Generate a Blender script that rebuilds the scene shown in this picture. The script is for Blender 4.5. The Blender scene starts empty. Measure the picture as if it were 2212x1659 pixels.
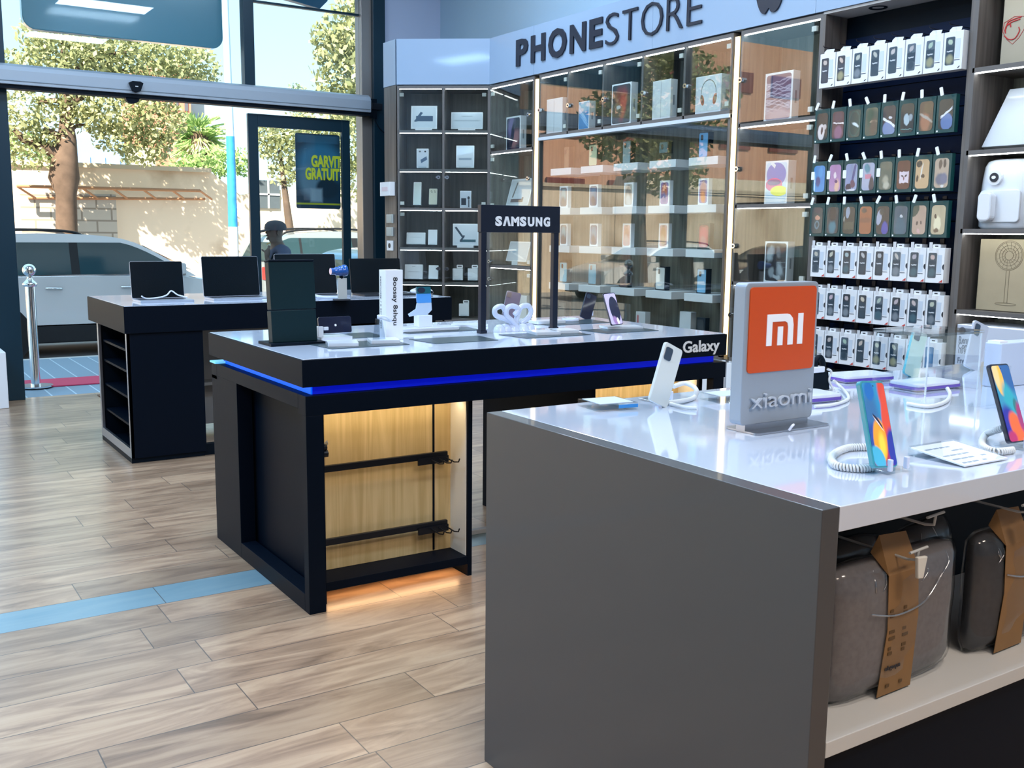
import bpy, bmesh, math, random
from mathutils import Matrix, Vector
import numpy as np
random.seed(7)
D = bpy.data
SC = bpy.context.scene
COL = SC.collection
PI = math.pi

# ------------------------------------------------------------------ camera
FPX, YAW, PITCH, ROLL = 2190.62, 0.577294, 0.148463, -0.010385
CW, CH, EYE = 2212.0, 1659.0, 1.40
_f = Vector((math.sin(YAW)*math.cos(PITCH), math.cos(YAW)*math.cos(PITCH), -math.sin(PITCH)))
_r0 = Vector((math.cos(YAW), -math.sin(YAW), 0)); _d0 = _f.cross(_r0)
_r = _r0*math.cos(ROLL) + _d0*math.sin(ROLL); _d = -_r0*math.sin(ROLL) + _d0*math.cos(ROLL)
CAMP = Vector((0, 0, EYE))
cam = D.objects.new('camera', D.cameras.new('camera')); COL.objects.link(cam)
_M = Matrix((( _r.x, -_d.x, -_f.x), (_r.y, -_d.y, -_f.y), (_r.z, -_d.z, -_f.z))).to_4x4()
cam.matrix_world = Matrix.Translation(CAMP) @ _M
cam.data.sensor_width = 36; cam.data.lens = 36*FPX/CW; cam.data.clip_start = .05; cam.data.clip_end = 400
SC.camera = cam

# ------------------------------------------------------------------ exposure, sky, sun, ceiling lights, added tint lamps
SC.view_settings.view_transform = 'Standard'; SC.view_settings.look = 'None'
SC.view_settings.gamma = 1; SC.view_settings.use_curve_mapping = False
SC.view_settings.exposure = 0.45
SC.cycles.max_bounces = 8; SC.cycles.transparent_max_bounces = 16; SC.cycles.glossy_bounces = 5
SC.cycles.diffuse_bounces = 4; SC.cycles.use_denoising = True; SC.cycles.sample_clamp_indirect = 6
SC.cycles.caustics_reflective = False; SC.cycles.caustics_refractive = False
W = D.worlds.new('sky'); SC.world = W; W.use_nodes = True
wn, wl = W.node_tree.nodes, W.node_tree.links; wn.clear()
sky = wn.new('ShaderNodeTexSky'); sky.sky_type = 'NISHITA'; sky.sun_disc = False
sky.sun_elevation = math.radians(48); sky.sun_rotation = math.radians(215); sky.air_density = 1.0; sky.dust_density = .6
tint = wn.new('ShaderNodeMix'); tint.data_type = 'RGBA'; tint.blend_type = 'MIX'; tint.inputs['Factor'].default_value = .86
tint.inputs['B'].default_value = (1.15, 1.85, 2.25, 1)
bg = wn.new('ShaderNodeBackground'); bg.inputs['Strength'].default_value = .46
wo = wn.new('ShaderNodeOutputWorld')
wl.new(sky.outputs[0], tint.inputs['A']); wl.new(tint.outputs['Result'], bg.inputs[0]); wl.new(bg.outputs[0], wo.inputs[0])
sun = D.objects.new('sun', D.lights.new('sun', 'SUN')); COL.objects.link(sun)
sun.data.energy = 14.0; sun.data.color = (1, .88, .70); sun.data.angle = .01
sun.rotation_euler = Vector((.62, .62, -.80)).to_track_quat('-Z', 'Y').to_euler()
def area(name, loc, sx, sy, en, col, rot=(0, 0, 0)):
    l = D.lights.new(name, 'AREA'); l.shape = 'RECTANGLE'; l.size = sx; l.size_y = sy; l.energy = en; l.color = col
    o = D.objects.new(name, l); o.location = loc; o.rotation_euler = rot; COL.objects.link(o); return o
CEIL = 4.3
COOL, BLUE_TINT, WARM_TINT = (.66, .82, 1.0), (.40, .66, 1.0), (1.0, .84, .70)  # blue and warm lamp tints added to shift the floor's colour, sources unseen
for x, y, e, c in [(-1.6, 1.6, 62, BLUE_TINT), (-1.6, 4.4, 72, BLUE_TINT), (-.9, 7.2, 62, BLUE_TINT), (1.0, 1.2, 30, COOL), (3.0, 1.2, 34, COOL), (1.0, 3.9, 34, COOL), (3.0, 3.9, 44, COOL), (1.6, 6.6, 40, COOL), (3.4, 6.4, 40, COOL), (-.9, -1.8, 46, WARM_TINT), (1.8, -1.6, 56, WARM_TINT), (1.5, -.3, 34, WARM_TINT)]:
    area('ceiling_and_tint_light', (x, y, CEIL-.07), 1.1, .5, e, c)

# ------------------------------------------------------------------ picture point -> place in the room
def ray(px, py):
    return _r*((px-CW/2)/FPX) + _d*((py-CH/2)/FPX) + _f
def onz(px, py, z=0.947):
    d = ray(px, py); return CAMP + d*((z-EYE)/d.z)
def onx(px, py, x):
    d = ray(px, py); return CAMP + d*(x/d.x)
def ony(px, py, y):
    d = ray(px, py); return CAMP + d*(y/d.y)

# ------------------------------------------------------------------ materials
MATS = {}
def nt(name):
    m = D.materials.new(name); m.use_nodes = True; n = m.node_tree.nodes; n.clear()
    o = n.new('ShaderNodeOutputMaterial'); return m, n, m.node_tree.links, o
def mat(name, col, rough=.5, metal=0, coat=0, em=0, emc=None, spec=.5, trans=0, alpha=1, noise=0, nscale=8, ior=1.45):
    if name in MATS: return MATS[name]
    m, n, l, o = nt(name)
    b = n.new('ShaderNodeBsdfPrincipled'); l.new(b.outputs[0], o.inputs[0])
    c = (*col, 1)
    b.inputs['Base Color'].default_value = c; b.inputs['Roughness'].default_value = rough; b.inputs['Metallic'].default_value = metal
    b.inputs['Coat Weight'].default_value = coat; b.inputs['Coat Roughness'].default_value = .05; b.inputs['Specular IOR Level'].default_value = spec
    b.inputs['Transmission Weight'].default_value = trans; b.inputs['Alpha'].default_value = alpha; b.inputs['IOR'].default_value = ior
    if em: b.inputs['Emission Color'].default_value = (*(emc or col), 1); b.inputs['Emission Strength'].default_value = em
    if noise:
        tc = n.new('ShaderNodeTexCoord'); t = n.new('ShaderNodeTexNoise'); t.inputs['Scale'].default_value = nscale; t.inputs['Detail'].default_value = 4
        mx = n.new('ShaderNodeMix'); mx.data_type = 'RGBA'
        mx.inputs['A'].default_value = (*[max(0, v*(1-noise)) for v in col], 1); mx.inputs['B'].default_value = (*[min(1, v*(1+noise)) for v in col], 1)
        l.new(tc.outputs['Object'], t.inputs['Vector']); l.new(t.outputs[0], mx.inputs['Factor']); l.new(mx.outputs['Result'], b.inputs['Base Color'])
    MATS[name] = m; return m
def math_n(n, l, op, a, b=None, clamp=False):
    x = n.new('ShaderNodeMath'); x.operation = op; x.use_clamp = clamp
    for i, v in enumerate((a, b)):
        if v is None: continue
        if isinstance(v, (int, float)): x.inputs[i].default_value = v
        else: l.new(v, x.inputs[i])
    return x.outputs[0]
def pane(name, tint=(1, 1, 1), f0=.045, rough=0.0, extra=0.0):
    """window glass: see-through plus a mirror share that grows at grazing view"""
    if name in MATS: return MATS[name]
    m, n, l, o = nt(name)
    lw = n.new('ShaderNodeLayerWeight'); lw.inputs['Blend'].default_value = .5
    p = math_n(n, l, 'POWER', lw.outputs['Facing'], 5.0); q = math_n(n, l, 'MULTIPLY', p, 1-f0); r = math_n(n, l, 'ADD', q, f0+extra, True)
    t = n.new('ShaderNodeBsdfTransparent'); t.inputs[0].default_value = (*tint, 1)
    g = n.new('ShaderNodeBsdfGlossy'); g.inputs['Roughness'].default_value = rough
    x = n.new('ShaderNodeMixShader'); l.new(r, x.inputs[0]); l.new(t.outputs[0], x.inputs[1]); l.new(g.outputs[0], x.inputs[2]); l.new(x.outputs[0], o.inputs[0])
    MATS[name] = m; return m
def wood(name, c1, c2, rough=.5, axis='Z', scale=6, bands=0, coat=0):
    """veneer: streaks along one axis of the object"""
    if name in MATS: return MATS[name]
    m, n, l, o = nt(name)
    b = n.new('ShaderNodeBsdfPrincipled'); l.new(b.outputs[0], o.inputs[0]); b.inputs['Roughness'].default_value = rough; b.inputs['Coat Weight'].default_value = coat
    tc = n.new('ShaderNodeTexCoord'); mp = n.new('ShaderNodeMapping')
    s = {'X': (.06, 1, 1), 'Y': (1, .06, 1), 'Z': (1, 1, .045)}[axis]; mp.inputs['Scale'].default_value = [v*scale for v in s]
    l.new(tc.outputs['Object'], mp.inputs[0])
    t = n.new('ShaderNodeTexNoise'); t.inputs['Scale'].default_value = 5; t.inputs['Detail'].default_value = 8; t.inputs['Distortion'].default_value = .6 if not bands else 1.6; l.new(mp.outputs[0], t.inputs[0])
    r = n.new('ShaderNodeValToRGB'); r.color_ramp.elements[0].position = .32; r.color_ramp.elements[1].position = .68
    r.color_ramp.elements[0].color = (*c1, 1); r.color_ramp.elements[1].color = (*c2, 1)
    l.new(t.outputs[0], r.inputs[0]); l.new(r.outputs[0], b.inputs['Base Color'])
    MATS[name] = m; return m
def art(name, base, layers, rough=.35, coat=.3, em=0, noise=0):
    """printed or shown picture: soft ellipses, rings and bars laid in the face's own 0..1 square
    layer = (cx, cz, rx, rz, colour[, angle, soft, inner, shape])"""
    if name in MATS: return MATS[name]
    m, n, l, o = nt(name)
    b = n.new('ShaderNodeBsdfPrincipled'); l.new(b.outputs[0], o.inputs[0]); b.inputs['Roughness'].default_value = rough; b.inputs['Coat Weight'].default_value = coat
    tc = n.new('ShaderNodeTexCoord'); cur = None; vec = tc.outputs['Generated']
    if noise:
        t = n.new('ShaderNodeTexNoise'); t.inputs['Scale'].default_value = 4
        l.new(vec, t.inputs[0]); mv = n.new('ShaderNodeVectorMath'); mv.operation = 'MULTIPLY_ADD'
        l.new(t.outputs['Color'], mv.inputs[0]); mv.inputs[1].default_value = (noise,)*3; l.new(vec, mv.inputs[2]); vec = mv.outputs[0]
    for L in layers:
        cx, cz, rx, rz, c = L[:5]; ang = L[5] if len(L) > 5 else 0; soft = L[6] if len(L) > 6 else .06; inner = L[7] if len(L) > 7 else 0; shape = L[8] if len(L) > 8 else 'e'
        k = noise*.5
        mp = n.new('ShaderNodeMapping'); mp.vector_type = 'TEXTURE'; mp.inputs['Location'].default_value = (cx+k, 0, cz+k); mp.inputs['Rotation'].default_value = (0, ang, 0); mp.inputs['Scale'].default_value = (rx, 1, rz)
        l.new(vec, mp.inputs[0])
        v = n.new('ShaderNodeSeparateXYZ'); l.new(mp.outputs[0], v.inputs[0])
        if shape == 'e':
            a = math_n(n, l, 'MULTIPLY', v.outputs[0], v.outputs[0]); c2 = math_n(n, l, 'MULTIPLY', v.outputs[2], v.outputs[2]); d = math_n(n, l, 'SQRT', math_n(n, l, 'ADD', a, c2))
        else:
            d = math_n(n, l, 'MAXIMUM', math_n(n, l, 'ABSOLUTE', v.outputs[0]), math_n(n, l, 'ABSOLUTE', v.outputs[2]))
        mr = n.new('ShaderNodeMapRange'); mr.interpolation_type = 'SMOOTHSTEP'; l.new(d, mr.inputs[0])
        mr.inputs['From Min'].default_value = 1+soft; mr.inputs['From Max'].default_value = max(0, 1-soft); fac = mr.outputs[0]
        if inner:
            m2 = n.new('ShaderNodeMapRange'); m2.interpolation_type = 'SMOOTHSTEP'; l.new(d, m2.inputs[0]); m2.inputs['From Min'].default_value = inner-soft; m2.inputs['From Max'].default_value = inner+soft
            fac = math_n(n, l, 'MULTIPLY', fac, m2.outputs[0])
        mx = n.new('ShaderNodeMix'); mx.data_type = 'RGBA'; l.new(fac, mx.inputs['Factor'])
        if cur is None: mx.inputs['A'].default_value = (*base, 1)
        else: l.new(cur, mx.inputs['A'])
        mx.inputs['B'].default_value = (*c, 1); cur = mx.outputs['Result']
    l.new(cur, b.inputs['Base Color'])
    if em: l.new(cur, b.inputs['Emission Color']); b.inputs['Emission Strength'].default_value = em
    MATS[name] = m; return m

black = mat('black_laminate', (.0018, .0050, .012), .5, spec=.10)
black2 = mat('black_matt', (.002, .006, .012), .5, spec=.12)
blackm = mat('black_metal', (.008, .010, .016), .35, metal=.3)
white = mat('white_gloss', (.70, .78, .93), .12, coat=.6)
whitem = mat('white_matt', (.82, .83, .86), .5)
cream = mat('cream_panel', (.82, .78, .70), .45)
chrome = mat('chrome', (.85, .86, .88), .12, metal=1)
steel = mat('brushed_steel', (.45, .46, .50), .32, metal=1)
alu = mat('aluminium_grey', (.30, .30, .32), .42, metal=.75)
clear = pane('clear_plastic', (.96, .98, .99), .05)
glass = pane('cabinet_glass', (.95, .98, .97), .06, 0, .02)
wglass = pane('window_glass', (.955, .985, .99), .03)
veneer = wood('grey_oak_veneer', (.075, .066, .062), (.16, .142, .13), .45)
veneer_dark = wood('dark_oak_veneer', (.030, .036, .038), (.085, .088, .082), .5)
veneer_mid = wood('mid_oak_veneer', (.095, .098, .082), (.21, .21, .175), .5)
navy = mat('navy_slat_panel', (.003, .012, .045), .5, spec=.15)
plug = mat('dark_teal_frame', (.006, .030, .050), .35, metal=.2)
paper = mat('white_paper', (.85, .87, .90), .45)
card = mat('white_box_card', (.80, .83, .87), .35, coat=.3)
ink = mat('dark_ink', (.02, .022, .03), .5)
led = mat('cool_led_strip', (1, 1, 1), .5, em=16, emc=(.88, .97, 1))
ledw = mat('warm_led_strip', (1, .9, .7), .5, em=2.3, emc=(1, .78, .38))

# ------------------------------------------------------------------ mesh builder
class MB:
    def __init__(s): s.v = []; s.f = []; s.mi = []; s.sm = []; s.mats = []
    def add(s, vs, fs, m, M=None, smooth=False):
        b = len(s.v)
        if M is not None: vs = [M @ Vector(v) for v in vs]
        s.v += [tuple(v) for v in vs]
        if m not in s.mats: s.mats.append(m)
        k = s.mats.index(m)
        for f in fs: s.f.append(tuple(b+i for i in f)); s.mi.append(k); s.sm.append(smooth)
        return s
    def box(s, x0, x1, y0, y1, z0, z1, m, M=None):
        vs = [(x, y, z) for z in (z0, z1) for y in (y0, y1) for x in (x0, x1)]
        return s.add(vs, [(0, 2, 3, 1), (4, 5, 7, 6), (0, 1, 5, 4), (2, 6, 7, 3), (0, 4, 6, 2), (1, 3, 7, 5)], m, M)
    def prism(s, poly, y0, y1, m, M=None, smooth=False):
        """poly = (x, z) outline, counter-clockwise seen from -y, pushed from y0 to y1"""
        n = len(poly); vs = [(x, y0, z) for x, z in poly] + [(x, y1, z) for x, z in poly]
        s.add(vs, [tuple(range(n)), tuple(range(2*n-1, n-1, -1))], m, M)
        b = len(s.v)-2*n; k = s.mats.index(m)
        for i in range(n): s.f.append((b+i, b+n+i, b+n+(i+1) % n, b+(i+1) % n)); s.mi.append(k); s.sm.append(smooth)
        return s
    def ring(s, outer, inner, y0, y1, m, M=None):
        n = len(outer); vs = []
        for y in (y0, y1):
            vs += [(x, y, z) for x, z in outer] + [(x, y, z) for x, z in inner]
        fs = []
        for i in range(n):
            j = (i+1) % n
            fs += [(i, j, n+j, n+i), (2*n+i, 3*n+i, 3*n+j, 2*n+j), (i, 2*n+i, 2*n+j, j), (n+i, n+j, 3*n+j, 3*n+i)]
        return s.add(vs, fs, m, M)
    def cyl(s, p0, p1, r, m, n=16, r1=None, M=None, cap=True):
        p0, p1 = Vector(p0), Vector(p1); a = (p1-p0).normalized(); u = a.orthogonal().normalized(); w = a.cross(u); r1 = r if r1 is None else r1
        vs = [p0+(u*math.cos(2*PI*i/n)+w*math.sin(2*PI*i/n))*r for i in range(n)] + [p1+(u*math.cos(2*PI*i/n)+w*math.sin(2*PI*i/n))*r1 for i in range(n)]
        s.add(vs, [(i, (i+1) % n, n+(i+1) % n, n+i) for i in range(n)], m, M, True)
        if cap: s.add(vs, [tuple(range(n-1, -1, -1)), tuple(range(n, 2*n))], m, M)
        return s
    def tube(s, pts, r, m, n=8, M=None, closed=False):
        pts = [Vector(p) for p in pts]; N = len(pts); vs = []; u = None
        for i, p in enumerate(pts):
            t = (pts[(i+1) % N] - pts[i-1]) if closed else (pts[min(i+1, N-1)] - pts[max(i-1, 0)])
            t.normalize()
            if u is None: u = t.orthogonal().normalized()
            u = (u - t*u.dot(t)); u = u.normalized() if u.length > 1e-6 else t.orthogonal().normalized()
            w = t.cross(u); rr = r[i] if isinstance(r, (list, tuple)) else r
            vs += [p+(u*math.cos(2*PI*k/n)+w*math.sin(2*PI*k/n))*rr for k in range(n)]
        fs = []
        for i in range(N if closed else N-1):
            for k in range(n): a, b = i*n, ((i+1) % N)*n; fs.append((a+k, a+(k+1) % n, b+(k+1) % n, b+k))
        s.add(vs, fs, m, M, True)
        if not closed: s.add(vs[:n]+vs[-n:], [tuple(range(n-1, -1, -1)), tuple(range(n, 2*n))], m, M)
        return s
    def lathe(s, prof, m, n=24, M=None):
        vs = [(r*math.cos(2*PI*i/n), r*math.sin(2*PI*i/n), z) for r, z in prof for i in range(n)]
        fs = [(a*n+i, a*n+(i+1) % n, (a+1)*n+(i+1) % n, (a+1)*n+i) for a in range(len(prof)-1) for i in range(n)]
        return s.add(vs, fs, m, M, True)
    def build(s, name, parent=None, bevel=0, seg=2):
        me = D.meshes.new(name); me.from_pydata(s.v, [], s.f)
        for m in s.mats: me.materials.append(m)
        me.polygons.foreach_set('material_index', s.mi); me.polygons.foreach_set('use_smooth', s.sm); me.update()
        o = D.objects.new(name, me); COL.objects.link(o)
        if parent: o.parent = parent
        if bevel:
            b = o.modifiers.new('edge', 'BEVEL'); b.width = bevel; b.segments = seg; b.limit_method = 'ANGLE'; b.angle_limit = .7; b.harden_normals = False
        return o
def rr(x0, x1, z0, z1, r, n=4):
    """rounded rectangle outline"""
    o = []
    for cx, cz, a in ((x1-r, z0+r, -90), (x1-r, z1-r, 0), (x0+r, z1-r, 90), (x0+r, z0+r, 180)):
        for i in range(n+1):
            t = math.radians(a+90*i/n); o.append((cx+r*math.cos(t), cz+r*math.sin(t)))
    return o
def circ(cx, cz, rx, rz, n=24): return [(cx+rx*math.cos(2*PI*i/n), cz+rz*math.sin(2*PI*i/n)) for i in range(n)]
def T(x=0, y=0, z=0): return Matrix.Translation((x, y, z))
def RX(a): return Matrix.Rotation(a, 4, 'X')
def RY(a): return Matrix.Rotation(a, 4, 'Y')
def RZ(a): return Matrix.Rotation(a, 4, 'Z')
def tag(o, label, cat, group=None, kind=None):
    for w_ in (' of the corner cabinet', ' pigeonhole', ' on a clear stand', 'small ', ' phone case pack with', ' phone back on it'):
        if len(label.split()) > 16: label = label.replace(w_, {' phone case pack with': ' case pack,', ' phone back on it': ' back'}.get(w_, ''), 1)
    o['label'] = label; o['category'] = cat
    if group: o['group'] = group
    if kind: o['kind'] = kind
    return o
def thing(name, label, cat, loc=(0, 0, 0), rz=0, group=None, kind=None):
    o = D.objects.new(name, None); COL.objects.link(o); o.empty_display_size = .05; o.location = loc; o.rotation_euler = (0, 0, rz)
    return tag(o, label, cat, group, kind)
def struct(o, label, cat='wall'):
    o['kind'] = 'structure'; o['label'] = label; o['category'] = cat; return o
def part(o, label=None):
    if label: o['label'] = label
    return o
def smooth_path(pts, k=6, closed=False):
    P = [Vector(p) for p in pts]; N = len(P); out = []
    for i in range(N if closed else N-1):
        g = (lambda j: P[j % N]) if closed else (lambda j: P[max(0, min(N-1, j))])
        a, b, c, d = g(i-1), g(i), g(i+1), g(i+2)
        for q in range(k):
            t = q/k; out.append(.5*((2*b)+(c-a)*t+(2*a-5*b+4*c-d)*t*t+(3*b-a-3*c+d)*t**3))
    if not closed: out.append(P[-1])
    return out
def text(txt, x0, x1, z0, z1, y, m, parent, name='lettering', ext=.002, bold=0, space=1.0, rot=0):
    """solid letters fitted into the x0..x1, z0..z1 box of the parent's front"""
    c = D.curves.new('t', 'FONT'); c.body = txt; c.extrude = ext; c.offset = bold; c.space_character = space; c.resolution_u = 3
    o = D.objects.new('t', c); COL.objects.link(o); dg = bpy.context.evaluated_depsgraph_get(); me = D.meshes.new_from_object(o.evaluated_get(dg)); D.objects.remove(o)
    co = np.empty(len(me.vertices)*3); me.vertices.foreach_get('co', co); co = co.reshape(-1, 3)
    if rot:
        R_ = np.array([[math.cos(rot), -math.sin(rot)], [math.sin(rot), math.cos(rot)]]); co[:, :2] = co[:, :2] @ R_.T
    lo, hi = co.min(0), co.max(0)
    out = np.empty_like(co); out[:, 0] = x0+(co[:, 0]-lo[0])/(hi[0]-lo[0])*(x1-x0); out[:, 2] = z0+(co[:, 1]-lo[1])/(hi[1]-lo[1])*(z1-z0); out[:, 1] = y-(co[:, 2]-lo[2])
    me.vertices.foreach_set('co', out.ravel()); me.materials.clear(); me.materials.append(m); me.update()
    ob = D.objects.new(name, me); COL.objects.link(ob); ob.parent = parent; return ob

# ================================================================== THE ROOM
def floor_mat():
    m, n, l, o = nt('oak_plank_tiles'); b = n.new('ShaderNodeBsdfPrincipled'); l.new(b.outputs[0], o.inputs[0])
    tc = n.new('ShaderNodeTexCoord'); s = n.new('ShaderNodeSeparateXYZ'); l.new(tc.outputs['Object'], s.inputs[0])
    PW, PL = .2035, .93
    ry = math_n(n, l, 'DIVIDE', math_n(n, l, 'SUBTRACT', s.outputs[1], 3.782-20*PW), PW); row = math_n(n, l, 'FLOOR', ry); fy = math_n(n, l, 'FRACT', ry)
    wn1 = n.new('ShaderNodeTexWhiteNoise'); wn1.noise_dimensions = '1D'; l.new(row, wn1.inputs['W'])
    rx = math_n(n, l, 'ADD', math_n(n, l, 'DIVIDE', s.outputs[0], PL), math_n(n, l, 'MULTIPLY', wn1.outputs[0], 7.3)); colm = math_n(n, l, 'FLOOR', rx); fx = math_n(n, l, 'FRACT', rx)
    cb = n.new('ShaderNodeCombineXYZ'); l.new(row, cb.inputs[0]); l.new(colm, cb.inputs[1])
    wn2 = n.new('ShaderNodeTexWhiteNoise'); wn2.noise_dimensions = '2D'; l.new(cb.outputs[0], wn2.inputs['Vector'])
    # grain
    gv = n.new('ShaderNodeCombineXYZ'); l.new(math_n(n, l, 'MULTIPLY', s.outputs[0], 1.6), gv.inputs[0]); l.new(math_n(n, l, 'MULTIPLY', s.outputs[1], 10), gv.inputs[1]); l.new(math_n(n, l, 'MULTIPLY', wn2.outputs[0], 40), gv.inputs[2])
    t = n.new('ShaderNodeTexNoise'); t.inputs['Scale'].default_value = 1.1; t.inputs['Detail'].default_value = 7; t.inputs['Roughness'].default_value = .6; t.inputs['Distortion'].default_value = 1.3; l.new(gv.outputs[0], t.inputs[0])
    r = n.new('ShaderNodeValToRGB'); e = r.color_ramp.elements; e[0].position = .22; e[0].color = (.15, .090, .055, 1); e[1].position = .80; e[1].color = (.56, .39, .26, 1)
    for p, c in ((.42, (.33, .205, .128, 1)), (.52, (.42, .27, .17, 1)), (.60, (.49, .325, .205, 1))):
        k = e.new(p); k.color = c
    l.new(t.outputs[0], r.inputs[0])
    hv = n.new('ShaderNodeHueSaturation'); l.new(r.outputs[0], hv.inputs['Color']); l.new(math_n(n, l, 'ADD', math_n(n, l, 'MULTIPLY', wn2.outputs[0], .35), .80), hv.inputs['Value'])
    # one row laid in pale blue tiles
    isr = math_n(n, l, 'COMPARE', row, 20.0); isr.node.inputs[2].default_value = .1
    left = math_n(n, l, 'LESS_THAN', s.outputs[0], 3.5); fac = math_n(n, l, 'MULTIPLY', isr, left)
    mb = n.new('ShaderNodeMix'); mb.data_type = 'RGBA'; l.new(math_n(n, l, 'MULTIPLY', fac, .8), mb.inputs['Factor']); l.new(hv.outputs[0], mb.inputs['A']); mb.inputs['B'].default_value = (.15, .33, .42, 1)
    ex = math_n(n, l, 'MINIMUM', fx, math_n(n, l, 'SUBTRACT', 1, fx)); ey = math_n(n, l, 'MINIMUM', fy, math_n(n, l, 'SUBTRACT', 1, fy))
    gj = math_n(n, l, 'MAXIMUM', math_n(n, l, 'LESS_THAN', ex, .0020), math_n(n, l, 'LESS_THAN', ey, .0095))
    mg = n.new('ShaderNodeMix'); mg.data_type = 'RGBA'; l.new(math_n(n, l, 'MULTIPLY', gj, .8), mg.inputs['Factor']); l.new(mb.outputs['Result'], mg.inputs['A']); mg.inputs['B'].default_value = (.06, .05, .048, 1)
    l.new(mg.outputs['Result'], b.inputs['Base Color']); b.inputs['Roughness'].default_value = .34; b.inputs['Specular IOR Level'].default_value = .5; b.inputs['Coat Weight'].default_value = .55; b.inputs['Coat Roughness'].default_value = .24
    bp = n.new('ShaderNodeBump'); bp.inputs['Strength'].default_value = .25; bp.inputs['Distance'].default_value = .002
    l.new(math_n(n, l, 'SUBTRACT', math_n(n, l, 'MULTIPLY', t.outputs[0], .3), gj), bp.inputs['Height']); l.new(bp.outputs[0], b.inputs['Normal'])
    return m
YW = 9.1      # window wall
wallpaint = mat('pale_blue_grey_paint', (.36, .50, .62), .55)
XL, YB = -3.2, -3.0
struct(MB().box(XL, 5.15, YB, YW+.06, -.1, 0, floor_mat()).build('floor'), 'floor of wood-look plank tiles', 'floor')
struct(MB().box(XL, 5.3, YB, YW+.15, CEIL, CEIL+.5, mat('ceiling_paint', (.62, .66, .70), .7)).build('ceiling'), 'plain ceiling over the shop', 'ceiling')
struct(MB().box(5.02, 5.2, YB, YW+.1, 0, CEIL, wallpaint).build('wall_right'), 'pale blue-grey wall above the display cabinets')
struct(MB().box(XL-.15, XL, 3.4, YW+.1, 3.3, CEIL, mat('plain_wall_top', (.16, .20, .24), .6)).build('wall_left_lintel'), 'plain wall above the side window on the left')
struct(MB().box(XL-.006, XL+.006, 3.4, YW, 0, 3.3, wglass).build('window_5'), 'side window in the left wall', 'window')
struct(MB().box(XL-.12, XL-.02, 6.2, 6.3, 0, 3.3, plug).build('trim_7'), 'mullion of the side window', 'mullion')
struct(MB().box(-9.5, XL-.16, YB, 3.2, -.3, 8.3, mat('outer_render', (.5, .5, .5), .8)).build('wall_sun_block'), 'unseen block left of the shop, added to keep the sun out')  # added out of view to keep direct sun off the side window
struct(MB().box(-14, XL-.16, 3.2, YW+.06, -.5, -.001, mat('side_paving', (.30, .36, .42), .7)).build('side_pavement'), 'shaded paving beside the shop', 'pavement')
struct(MB().box(XL-.15, XL, YB, 3.4, 0, CEIL, mat('plain_wall', (.16, .20, .24), .6)).build('wall_left'), 'plain left wall of the shop')
struct(MB().box(XL, 5.2, YB-.15, YB, 0, CEIL, mat('plain_wall2', (.22, .25, .28), .6)).build('wall_back'), 'plain wall behind the viewer')
struct(MB().box(4.40, 5.02, YW-.04, YW+.1, 0, CEIL, mat('lavender_paint', (.50, .57, .74), .5)).build('wall_window_side'), 'strip of pale wall right of the shopfront')
struct(MB().box(-16, 20, YW-.2, YW+.15, CEIL+.5, 8.3, mat('outer_render', (.5, .5, .5), .8)).build('wall_upper_facade'), 'upper facade of the shop building above the shopfront')
# shopfront: posts and glass
cladding = mat('bronze_cladding', (.30, .27, .25), .3, metal=.5)
struct(MB().box(.955, 1.135, YW-.05, YW+.07, 0, CEIL, plug).build('trim_1', None, .004), 'dark teal shopfront post left of the entrance', 'post')
struct(MB().box(3.055, 3.15, YW-.03, YW+.07, 2.6, CEIL, plug).build('trim_2', None, .004), 'dark upper mullion over the entrance', 'mullion')
struct(MB().box(4.17, 4.275, YW-.05, YW+.09, 0, CEIL, cladding).build('trim_3', None, .004), 'bronze clad post at the right end of the shopfront', 'post')
struct(MB().box(4.275, 4.40, YW-.09, YW+.09, 0, CEIL, plug).build('trim_4', None, .004), 'dark teal frame against the right wall', 'frame')
struct(MB().box(3.15, 4.17, YW-.01, YW+.03, 3.385, 3.405, plug).build('trim_5'), 'thin dark transom in the upper window', 'transom')
def winpane(nm, x0, x1, z0, z1, y=YW, lab=''):
    return struct(MB().box(x0, x1, y-.004, y+.004, z0, z1, wglass).build(nm), lab, 'window')
winpane('window_1', XL, .955, 0, CEIL, lab='glass left of the entrance')
winpane('window_2', 1.135, 3.055, 2.56, CEIL, lab='upper glass over the entrance')
winpane('window_3', 3.15, 4.17, 2.56, CEIL, lab='upper glass over the fixed door panel')
winpane('window_4', 4.03, 4.17, 0, 2.52, lab='narrow glass strip beside the bronze post')
struct(MB().box(-1.32, -1.2, YW-.04, YW+.06, 0, CEIL, plug).build('trim_6'), 'shopfront mullion outside the frame', 'mullion')
# door panel
dr = thing('door_1', 'glazed sliding door panel with dark frame and a poster behind it', 'door', (3.055, YW-.06, 0)); dr['kind'] = 'structure'
m = MB(); m.box(0, .09, -.02, .02, .012, 2.42, plug).box(.895, .975, -.02, .02, .012, 2.42, plug).box(.09, .895, -.02, .02, 2.31, 2.42, plug).box(.09, .895, -.02, .02, .012, .12, plug); m.build('door_frame', dr, .003)
MB().box(.09, .895, -.004, .004, .12, 2.31, wglass).build('pane', dr)
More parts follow.
